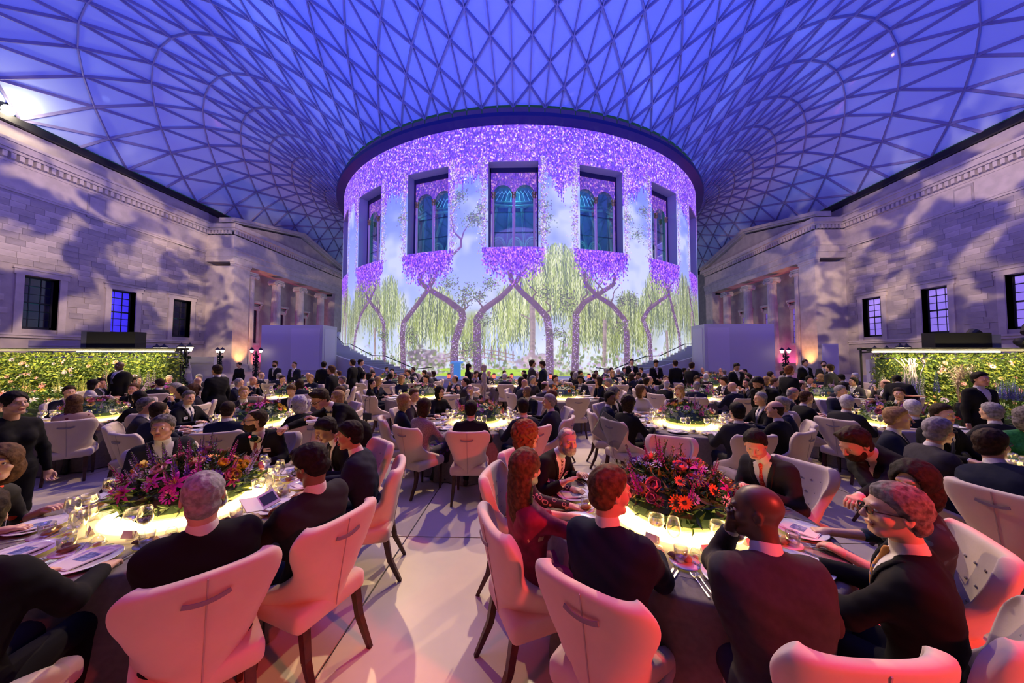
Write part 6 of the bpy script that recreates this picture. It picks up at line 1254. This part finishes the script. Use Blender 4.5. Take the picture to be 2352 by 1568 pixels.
seat_person(T, 62, 'black-haired woman in dark teal floral dress, half hidden', r=1.30, head=(3.17, 1.97, 1.27), hyaw=.85, female=True, hair='bob', hcol='black', skin='fair', top='dress', tcol='teal', legcol='black', lips=True, hands=(((-.15, .34, .79), .6), ((.15, .34, .79), .6)), chair_label='ivory wing chair of the teal-dress woman', near=True)
seat_person(T, 112, 'man with red dotted tie looking down at his plate', r=1.36, head=(3.02, 3.08, 1.24), hyaw=.45, hpitch=-.45, hair='short', hcol='black', skin='ruddy', tcol='charcoal', tie='red', hands=(((-.10, .44, .81), .7), ((.08, .46, .81), .7)), chair_label='ivory wing chair of the red-tie man', near=True)
chair(loc_of(T, 157, 1.42) + (0,), R_(157), 'empty ivory wing chair behind the purple flower dome', near=True)
seat_person(T, -127, 'man with grey beard and striped tie staring ahead', r=1.36, head=(1.39, 3.23, 1.22), hyaw=-.62, hair='receding', hcol='grey', beard=1, skin='ruddy', tcol='black', tie='striped', badge=-1, hands=(((-.16, .44, .80), .5), ((.30, .50, .86), .2)), chair_label='ivory wing chair of the grey-bearded man', near=True)
seat_person(T, -102, 'curly auburn-haired woman in ring-patterned blouse', r=1.26, head=(.95, 3.0, 1.25), hyaw=.6, female=True, hair='curly', hcol='auburn', top='blouse', tcol='rings', legcol='black', chair_label='ivory wing chair of the curly-haired woman', near=True)
seat_person(T, -67, 'woman with long straight brown hair in shiny magenta dress', r=1.24, head=(.95, 2.13, 1.27), hyaw=.45, female=True, hair='long', hcol='brown', top='dress', tcol='magenta', hands=(((-.16, .40, .80), .5), ((.22, .48, .82), .4)), chair_label='ivory wing chair of the magenta-dress woman, legs showing', near=True)
T = TB['T8']; rs = 1.25
seat_person(T, -106, 'grey-haired man in glasses and grey suit near the green dress', r=1.36, head=(4.98, 3.34, 1.27), hyaw=.3, hair='short', hcol='grey', glasses=True, skin='ruddy', tcol='grey', tie='blue', res=rs, chair_label='ivory wing chair of the grey-suited man in glasses')
seat_person(T, -78, 'dark-haired man raising a drink, broad black back', r=1.36, head=(4.90, 2.92, 1.26), hyaw=-.1, hair='short', hcol='dark', glasses=True, tcol='navy', tie=None, res=rs, fat=.02, hands=(((-.12, .42, .82), .6), ((.10, .30, 1.12), .9)), chair_label='large ivory wing chair of the man raising a drink', near=True)
seat_person(T, 145, 'woman in glittering emerald green dress with grey bob', r=1.38, hyaw=.4, female=True, hair='bob', hcol='pepper', top='blouse', tcol='green', legcol='green', res=rs, chair_label='ivory wing chair of the green-dress woman')
seat_person(T, 178, 'dark-suited man beyond the green-dress woman', r=1.38, hair='short', hcol='dark', tcol='black', res=1.6, chair_label='ivory wing chair beyond the green-dress woman')
seat_person(T, -140, 'fair-haired man at the far side, near the grey-suited man in glasses', r=1.38, hair='short', hcol='blond', tcol='navy', res=1.6, chair_label='ivory wing chair of the fair-haired man')
seat_person(T, -40, 'dark-suited guest low at the very edge of view', r=1.40, hair='short', hcol='black', tcol='black', tie=None, res=1.3, chair_label='ivory wing chair at the very edge of view')
# standing staff near the first tables
def stand(label, xy, face, head=None, hands_w=None, sc_=1., group=None, **k):
    a = R_(face); Ri = Matrix.Rotation(-a, 3, 'Z'); L = lambda p: tuple(Ri @ Vector((p[0] - xy[0], p[1] - xy[1], p[2])))
    pel = k.pop('pel', (0, 0, .94))
    if head is not None: h = Vector(L(head)); d = (h - Vector(pel)).normalized() * .72; k['head'] = tuple(Vector(pel) + d)
    else: k['head'] = (0, .03, pel[2] + .705)
    if hands_w: k['hands'] = tuple((L(p), c) for p, c in hands_w)
    k.setdefault('hands', (((-.26, .05, .80), .6), ((.26, .05, .80), .6)))
    o, hp, hd, CH = person(label, (xy[0], xy[1], 0), a, group, sit=False, pel=pel, **k)
    if sc_ != 1: o.scale = (sc_,) * 3
    return o
stand('young waiter in glasses and black bow tie leaning to pour wine', (-1.50, 4.55), 150, head=(-1.83, 4.12, 1.57), hands_w=(((-1.62, 4.0, 1.20), .9), ((-2.08, 3.72, 1.05), 1.0)), hair='quiff', hcol='dark', glasses=True, top='dinner', tcol='black', hpitch=-.5, hyaw=.2, pel=(0, -.12, .93), res=1.1)
bt_ = thing('wine_bottle', 'dark wine bottle tilted in the bow-tied waiter hand', 'bottle', (-2.12, 3.66, 1.06)); bt_.rotation_euler = (R_(70), R_(12), R_(20)); ob('glass_body', B().lathe([(0, -.15), (.036, -.15), (.038, -.14), (.038, .04), (.014, .09), (.013, .15), (0, .15)], 16).mesh('glass_body', mat('bottle_green', (.006, .02, .008), .08)), bt_); ob('label', B().lathe([(.0385, -.09), (.0385, 0)], 16, cap=False).mesh('label', mat('label_gold', (.5, .4, .15), .5)), bt_)
thing('service_napkin', 'folded white napkin in the bow-tied waiter hand', 'napkin', (-1.64, 3.93, 1.20), .6, me=B().box((-.06, -.09, -.01), (.05, .08, .02)).box((-.04, -.12, -.02), (.04, -.05, .01)).mesh('service_napkin', SHIRT))
stand('bearded dark-suited waiter bending over the table to set a plate', (4.12, 2.92), 98, head=(3.42, 2.68, 1.40), hands_w=(((2.98, 2.30, .93), .8), ((3.42, 2.40, .95), .8)), hair='quiff', hcol='dark', beard=1, skin='ruddy', tcol='black', tie='dark', hpitch=-.5, pel=(0, -.05, .92), res=1.0)
stand('dark-haired waitress in black walking past, hair tied back', (-4.12, 3.12), -95, hair='bun', hcol='black', female=True, top='coat', tcol='black', tie=None, sc_=.93, res=1.1, walk=.08)
# ------------------------------------------------------------------ second-row guests, seat by seat
M_ = dict(res=1.6)
def rowB(tk, lst):
    for (ang, lab, k) in lst:
        k = dict(k); k.setdefault('head', None); h = k.pop('head'); k.setdefault('res', 1.85); k.setdefault('pz', .52); k['pel'] = (0, 0, k['pz']); c = k.pop('ch', None); nr = k.pop('near', abs(ang) < 70)
        if h is None: k['head'] = (k.pop('sx', 0), .09, k['pz'] + .70)
        a = R_(ang); x, y = loc_of(TB[tk], ang, 1.44); pz = k.pop('pz'); person(lab, (x, y, 0), a, None, **k)
        chair((TB[tk][0] + 1.43 * math.sin(a), TB[tk][1] - 1.43 * math.cos(a), 0), a, c or ('ivory chair at %s place of %s' % (clock(ang), TN[tk])), near=nr, sc=1.0)
rowB('T3', [(2, 'black-haired man in black suit, back turned, facing the middle flowers', dict(hcol='black', tcol='black', tie=None, ch='ivory wing chair squarely facing away in the middle of the aisle')), (-31, 'brown-haired woman in grey tweed jacket and berry skirt', dict(female=True, hair='bob', hcol='dark', top='blouse', tcol='tweed', legcol='skirt', ch='ivory wing chair of the tweed-jacket woman')),
 (-62, 'blonde woman in navy with a white scarf', dict(female=True, hair='bob', hcol='blond', top='blouse', tcol='navy', legcol='navy', hyaw=-.5)), (-100, 'young short-haired man in grey behind the blonde woman', dict(hcol='brown', tcol='grey', hyaw=-.5)), (-162, 'man with wine-red tie drinking from a cup with both hands', dict(hair='receding', hcol='pepper', tcol='charcoal', tie='wine', hands=(((-.20, .25, 1.10), .9), ((.05, .24, 1.12), .9)))),
 (36, 'black-haired man in navy suit beside the ring-patterned blouse woman', dict(hcol='black', tcol='navy', tie=None, hyaw=-.2)), (66, 'grey-haired man in navy suit turned to his neighbour', dict(hcol='grey', tcol='navy', tie=None, hyaw=.6)), (100, 'long-haired girl glimpsed between two dark suits', dict(female=True, hair='long', hcol='auburn', top='blouse', tcol='black')), (-132, 'short dark-haired woman at the far side of the middle table', dict(female=True, hair='bob', hcol='black', top='blouse', tcol='black')), (140, 'bald man in dark suit at the far side of the middle table', dict(hair='bald', skin='brown', tcol='black', tie='blue'))])
rowB('T4', [(2, 'black-haired man in brown-black suit squarely facing the purple flowers', dict(hcol='black', tcol='charcoal', tie=None, fat=.015, ch='ivory wing chair behind the empty one, squarely facing away')), (32, 'bald-crowned man in black suit leaning to his neighbour', dict(hair='fringe', hcol='dark', tcol='black', tie=None, hyaw=.5)), (60, 'grey-haired man in glasses and navy suit in profile', dict(hcol='grey', glasses=True, tcol='navy', tie='silver', hyaw=.5)), (92, 'round-headed man with cropped hair in profile', dict(hair='crop', hcol='grey', tcol='black')),
 (-64, 'dark-haired guest leaning together with the man in black', dict(hcol='dark', hair='curly', tcol='black', tie=None)), (-92, 'dark-haired man peering over his shoulder by the clear stand', dict(hcol='black', skin='brown', tcol='navy', hyaw=-.9)), (-128, 'tousled grey-haired man with a white badge', dict(hcol='pepper', hair='curly', tcol='black', badge=1, tie=None)), (-165, 'brown-haired woman in white blouse smiling', dict(female=True, hair='bob', hcol='brown', top='blouse', tcol='white', hyaw=.5)), (160, 'blond-haired woman with badge and dark jacket, smiling up', dict(female=True, hair='bob', hcol='blond', top='suit', tcol='black', tie=None, badge=1, hyaw=-.5, lips=True))])
rowB('T5', [(25, 'cropped-haired man in blue-black suit, back turned, near the bearded man', dict(hair='crop', hcol='dark', tcol='navy', tie=None)), (-15, 'balding bearded man behind the grey-tie man', dict(hair='receding', hcol='dark', beard=1, skin='tan', tcol='navy', tie=None, hyaw=.3)), (-48, 'short-haired ruddy man just behind the balding one', dict(hcol='pepper', skin='ruddy', tcol='grey', hyaw=-.3)), (-92, 'grey-haired man with blue tie and badge talking across', dict(hcol='pepper', tcol='black', tie='blue', badge=1, hyaw=-.4)), (-165, 'man with lilac tie looking down at his plate', dict(hcol='brown', tcol='black', tie='lilac', hpitch=-.4)), (62, 'white-curled woman leaning behind the pouring waiter', dict(female=True, hair='curly', hcol='white', top='coat', tcol='black')), (98, 'blonde-fringed woman in cream jacket by the aisle', dict(female=True, hair='bob', hcol='blond', top='blouse', tcol='pale', hyaw=.8)), (138, 'brown-haired woman beyond the pink flowers', dict(female=True, hair='long', hcol='brown', top='blouse', tcol='black')), (-130, 'fair-haired man beyond the lilac-tie man', dict(hcol='blond', tcol='charcoal'))])
rowB('T7', [(45, 'brown-haired woman in red floral dress, back turned', dict(female=True, hair='long', hcol='brown', top='blouse', tcol='redfloral', legcol='black')), (75, 'black-haired woman smiling in profile, dark jacket', dict(female=True, hair='long', hcol='black', top='coat', tcol='black', ch='ivory wing chair turned three-quarters beside the taupe cloth')), (108, 'black-haired man resting his chin on folded hands', dict(hcol='black', tcol='navy', hands=(((-.05, .26, 1.04), 1.1), ((.05, .26, 1.04), 1.1)))), (140, 'curly brown-haired person in pale jacket', dict(hair='curly', hcol='brown', tcol='grey')), (175, 'grey-haired man with his hand on his cheek', dict(hcol='grey', tcol='black', hyaw=-.5)), (-150, 'ruddy fair man wiping his mouth', dict(hcol='brown', skin='ruddy', tcol='black', hands=(((-.02, .2, 1.08), 1.), ((.15, .42, .8), .5)))), (-112, 'dark-haired man beside the lilies', dict(hcol='dark', tcol='charcoal')), (8, 'woman with tied dark hair passing behind', dict(female=True, hair='bun', hcol='dark', top='coat', tcol='black'))])
rowB('T6', [(-38, 'white-haired man in black suit in a wide ivory chair', dict(hcol='white', tcol='black', tie=None, fat=.02)), (-68, 'glasses-wearing white-haired man leaning forward', dict(hcol='white', skin='ruddy', glasses=True, tcol='charcoal', hyaw=.4)), (-98, 'cropped-haired man in dark suit turned away', dict(hair='crop', hcol='brown', tcol='black')), (-130, 'bald man with dark red tie bowing his head', dict(hair='fringe', hcol='grey', skin='ruddy', tie='wine', tcol='charcoal', hpitch=-.35)), (165, 'grey-haired man in blue-black suit before the delphiniums', dict(hcol='grey', tcol='navy', hyaw=.5)), (128, 'dark-haired guest close to the yellow flowers', dict(hcol='dark', tcol='black')), (-4, 'grey-haired guest next to the wide ivory chair', dict(hcol='grey', tcol='charcoal', tie=None))])
# ------------------------------------------------------------------ guests of the farther rows
SP = []
for i in range(26):
    f = i % 4 == 3; g = random.Random(200 + i); hc = g.choice(['black', 'dark', 'brown', 'grey', 'white', 'pepper', 'dark', 'blond'] if not f else ['black', 'brown', 'blond', 'auburn', 'dark', 'grey']); h = g.choice(['short', 'short', 'receding', 'crop', 'fringe', 'bald'] if not f else ['long', 'bob', 'bob', 'bun', 'curly']); sk = g.choice(['fair', 'fair', 'ruddy', 'tan', 'brown', 'fair'] if not f else ['fair', 'fair', 'tan'])
    tc_ = g.choice(['black', 'navy', 'charcoal', 'pinstripe', 'black', 'grey', 'brownsuit'] if not f else ['black', 'navy', 'pale', 'zigzag', 'black', 'tweed', 'white']); ti = g.choice(['blue', 'red', 'dark', 'grey', 'lilac', 'wine'])
    hw = {'black': 'black-haired', 'dark': 'dark-haired', 'brown': 'brown-haired', 'grey': 'grey-haired', 'white': 'white-haired', 'pepper': 'pepper-haired', 'blond': 'blond-haired', 'auburn': 'auburn-haired'}[hc]
    if h == 'bald': hw = 'bald'
    cw = {'black': 'black', 'navy': 'navy', 'charcoal': 'charcoal', 'pinstripe': 'dark blue', 'grey': 'grey', 'brownsuit': 'brown', 'pale': 'cream', 'zigzag': 'checked', 'tweed': 'tweed', 'white': 'white'}[tc_]
    SP.append((dict(female=f, hair=h, hcol=hc, skin=sk, top='blouse' if f else 'suit', tcol=tc_, tie=None if f else ti, hyaw=g.uniform(-.8, .8), hpitch=g.uniform(-.35, .1), res=2.3, pel=(0, 0, .52), head=(g.uniform(-.06, .06), g.uniform(.04, .2), 1.22), hands=g.choice([(((-.17, .42, .79), .5), ((.17, .42, .79), .5)), (((-.17, .42, .79), .5), ((.02, .24, 1.02), .9)), (((-.05, .25, 1.0), 1.), ((.05, .25, 1.), 1.)), (((-.25, .40, .80), .5), ((.12, .40, .90), .7))]), legs=True), '%s %s in %s' % (hw, 'woman' if f else 'man', cw), 26 + i))
protos = []
def far_person(i, loc, rz, label, group):
    if i >= len(protos) or protos[i] is None:
        while len(protos) <= i: protos.append(None)
        k = dict(SP[i][0]); o, *_ = person(label, loc, rz, group, **k); protos[i] = o; return o
    return copy_tree(protos[i], loc=loc, rz=rz, label=label, group=group)
cproto = None; g = random.Random(99); cnt = 0
for T, tn, y in FAR:
    ph = (y * 7) % 30
    for s in range(10):
        ang = 36 * s + ph + g.uniform(-4, 4); ang = (ang + 180) % 360 - 180
        if g.random() < (.05 if abs(ang) > 60 else .22): empty = True
        else: empty = False
        a = R_(ang); c = clock(ang); x = T[0] + 1.43 * math.sin(a); yy = T[1] - 1.43 * math.cos(a); lb = 'ivory chair at %s place of %s' % (c, tn)
        if cproto is None: cproto = chair((x, yy, 0), a, lb)
        else: copy_tree(cproto, loc=(x, yy, 0), rz=a, label=lb)
        if not empty: i = g.randrange(len(SP)); far_person(i, (x, yy, 0), a, '%s, %s of %s' % (SP[i][1], c, tn), 'seated guests of the farther rows')
# ------------------------------------------------------------------ standing people farther back
def px2(px, D): return .95 + (px - 1208) / 752 * D
S_ = [(248, 9.4, 180, 'large dark-skinned man in black suit and blue tie before the hedge', dict(hair='bald', skin='dark', tcol='black', tie='blue', fat=.05, res=1.6), 1.02), (380, 12.2, -70, 'white-haired man in dark suit standing by the leafy lamp post', dict(hcol='white', tcol='black'), .98), (484, 7.6, 80, 'dark-haired man in black suit standing in full profile, looking away', dict(hcol='dark', tcol='black', tie=None, res=1.4), 1.0), (536, 14.5, 180, 'dark-haired woman in black by the glowing column foot', dict(female=True, hair='bun', hcol='black', top='coat', tcol='black'), .95),
 (622, 13.2, 180, 'bearded man in three-piece suit standing before the white box', dict(hcol='dark', beard=1, skin='tan', tcol='pinstripe', tie='silver', hands=(((-.08, .15, .95), 1), ((.08, .15, .95), 1))), 1.), (668, 13.0, 178, 'man in navy suit, pale blue tie, hands behind him', dict(hair='crop', hcol='dark', tcol='navy', tie='lilac'), .98), (737, 12.0, 20, 'waiter in dark suit partly hidden near the box corner', dict(hcol='black', tcol='black'), 1.), (757, 9.0, 95, 'hurrying waiter with a white cloth over his arm', dict(hcol='brown', skin='ruddy', top='dinner', tcol='black', walk=.12), .97),
 (806, 12.5, 85, 'dark-suited man at the foot of the stairs, looking sideways', dict(hcol='dark', tcol='black', walk=.06), 1.04), (823, 13.0, -80, 'second dark-suited man close behind at the stair foot', dict(hcol='black', tcol='black'), 1.04), (1075, 12.2, -60, 'long dark-haired woman in black standing before the painted bridge', dict(female=True, hair='long', hcol='black', top='coat', tcol='black'), .96), (1112, 12.0, 100, 'woman in headscarf and cream tunic', dict(female=True, hair='scarf', top='coat', tcol='pale', legcol='pale'), .94),
 (1221, 11.6, -80, 'man with glasses in grey suit chatting before the stage', dict(hcol='dark', glasses=True, tcol='grey', tie='dark', hands=(((-.1, .25, 1.05), 1), ((.1, .25, 1.05), 1))), 1.04), (1247, 11.7, 75, 'man in navy suit listening, head bowed', dict(hcol='dark', tcol='navy', hpitch=-.4, hands=(((-.1, .25, 1.05), 1), ((.1, .25, 1.05), 1))), 1.02), (1448, 14.2, 170, 'slim waiter with a tray before the stair rail', dict(hcol='dark', top='dinner', tcol='black', hands=(((-.1, .3, 1.05), 1), ((.1, .3, 1.05), 1))), 1.05), (1502, 13.4, 182, 'waiter in bow tie looking down at a pad', dict(hcol='black', skin='tan', top='dinner', tcol='black', hpitch=-.5, hands=(((-.08, .25, 1.05), 1), ((.08, .25, 1.05), 1))), 1.03),
 (1546, 12.8, 10, 'broad-backed man in black walking to the stairs', dict(hcol='dark', tcol='black', walk=.1), 1.03), (1582, 11.6, -60, 'young man in black suit and tie beside the white box', dict(hcol='dark', tcol='black', tie='dark'), 1.0), (1681, 11.2, 178, 'waiter in bow tie balancing a dark tray before the white box', dict(hcol='black', skin='tan', top='dinner', tcol='black', hpitch=-.4, hands=(((-.25, .1, .9), .6), ((.3, .3, 1.05), .8))), .99), (1762, 6.6, 115, 'bearded dark-suited man stooping with a badge on his chest', dict(hcol='black', beard=1, skin='tan', tcol='black', badge=1, hpitch=-.5, res=1.3, stoop=.30), 1.0), (1796, 8.4, -85, 'red-haired young waiter in black suit in profile', dict(hcol='auburn', skin='ruddy', tcol='black', res=1.5), .99),
 (1832, 13.4, 180, 'dark-suited man with blue tie by the fluted column', dict(hcol='dark', tcol='black', tie='blue'), 1.04), (1873, 13.8, 150, 'short-bearded man gazing upward by the glowing column foot', dict(hcol='dark', beard=1, tcol='charcoal', hpitch=.3), 1.), (1888, 10.6, 20, 'man in charcoal suit, back turned, holding a paper', dict(hcol='dark', tcol='charcoal', tie=None), .98), (2040, 8.2, -40, 'waiter in black bending forward with a red tray by the hedge', dict(hair='crop', hcol='black', skin='brown', tcol='black', tie=None, res=1.5, stoop=.35), .98), (2205, 6.0, 175, 'tall dark-jacketed waiter hurrying in front of the hedge', dict(hair='short', hcol='black', skin='ruddy', tcol='black', tie=None, res=1.3, walk=.1), .97)]
for px, D, f, lb, k, sc_ in S_:
    k = dict(k); k.setdefault('res', 2.1); st = k.pop('stoop', 0); x = px2(px, D)
    hd_ = None
    if st: a = R_(f); hd_ = (x - math.sin(a) * st * 1.5, D + math.cos(a) * st * 1.5, 1.52 - st * .3)
    stand(lb, (x, D), f, head=hd_, sc_=sc_, **k)
TRAYM = B().lathe([(.17, 0), (.19, .012), (.185, .014), (.16, .004)], 24).mesh('tray', BLACKM)
thing('tray', 'round dark tray carried by the bow-tied waiter before the white box', 'tray', (px2(1702, 10.9), 10.85, 1.13), me=TRAYM)
thing('tray', 'small reddish tray held behind the bending waiter at the hedge', 'tray', (px2(2068, 8.0), 8.0, 1.04), me=B().box((-.16, -.11, 0), (.16, .11, .02)).mesh('tray', mat('tray_red', (.35, .10, .06), .5)))
# clear reading stand, easels, clothes and bags
t = thing('clear_stand', 'slender clear acrylic stand with slanted plate by the aisle', 'stand', (2.05, 4.35, 0)); ob('stem', B().lathe([(.13, 0), (.13, .012), (.02, .02), (.018, .92), (0, .95)], 12).mesh('stem', GL), t); ob('base', B().lathe([(.16, 0), (.16, .012), (0, .014)], 20).mesh('base', PORC), t); ob('plate', B().box((-.20, -.004, -.17), (.20, .004, .17), M=Matrix.Translation((0, 0, 1.02)) @ Matrix.Rotation(R_(35), 4, 'Y') @ Matrix.Rotation(R_(-20), 4, 'X')).mesh('plate', glass_mat('acrylic', (.8, .82, .9), .3)), t)
t = thing('easel', 'spindly white easel with a sign beside the white counter', 'easel', (-14.4, 14.5, 0)); b = B(); b.path([(-.3, 0, 0), (0, .05, 1.7)], .02).path([(.3, 0, 0), (0, .05, 1.7)], .02).path([(0, .4, 0), (0, .05, 1.6)], .02).box((-.3, -.02, .8), (.3, 0, .84)); ob('legs', b.mesh('legs', PLASTER), t); ob('sign', B().box((-.2, -.05, .85), (.2, -.03, 1.4)).mesh('sign', PANEL), t)
t = thing('handbag', 'small black handbag on a long strap hanging from a chair', 'bag', (-2.97, 8.05, .42), R_(-28)); ob('pouch', B().box((-.11, -.04, 0), (.11, .04, .15)).mesh('pouch', BLACK), t); ob('strap', B().path([(-.1, 0, .15), (-.08, 0, .5), (-.03, .06, .56), (.03, .06, .56), (.08, 0, .5), (.1, 0, .15)], .006).mesh('strap', BLACK), t)
for i, (x, y, rz, lb) in enumerate(((.95, 1.32, .2, 'black handbag on the floor against the red-lit chair leg'),)):
    t = thing('handbag', lb, 'bag', (x, y, 0), rz); ob('pouch', B().box((-.12, -.05, 0), (.12, .05, .20)).box((-.11, -.055, .12), (.11, .05, .16)).mesh('pouch', mat('black_leather', (.015, .014, .013), .35)), t); ob('handle', B().path([(-.07, 0, .2), (-.05, 0, .3), (.05, 0, .3), (.07, 0, .2)], .007).mesh('handle', MATS['black_leather']), t)
print('objects', len(bpy.data.objects), 'mesh polys', sum(len(m.polygons) for m in bpy.data.meshes))
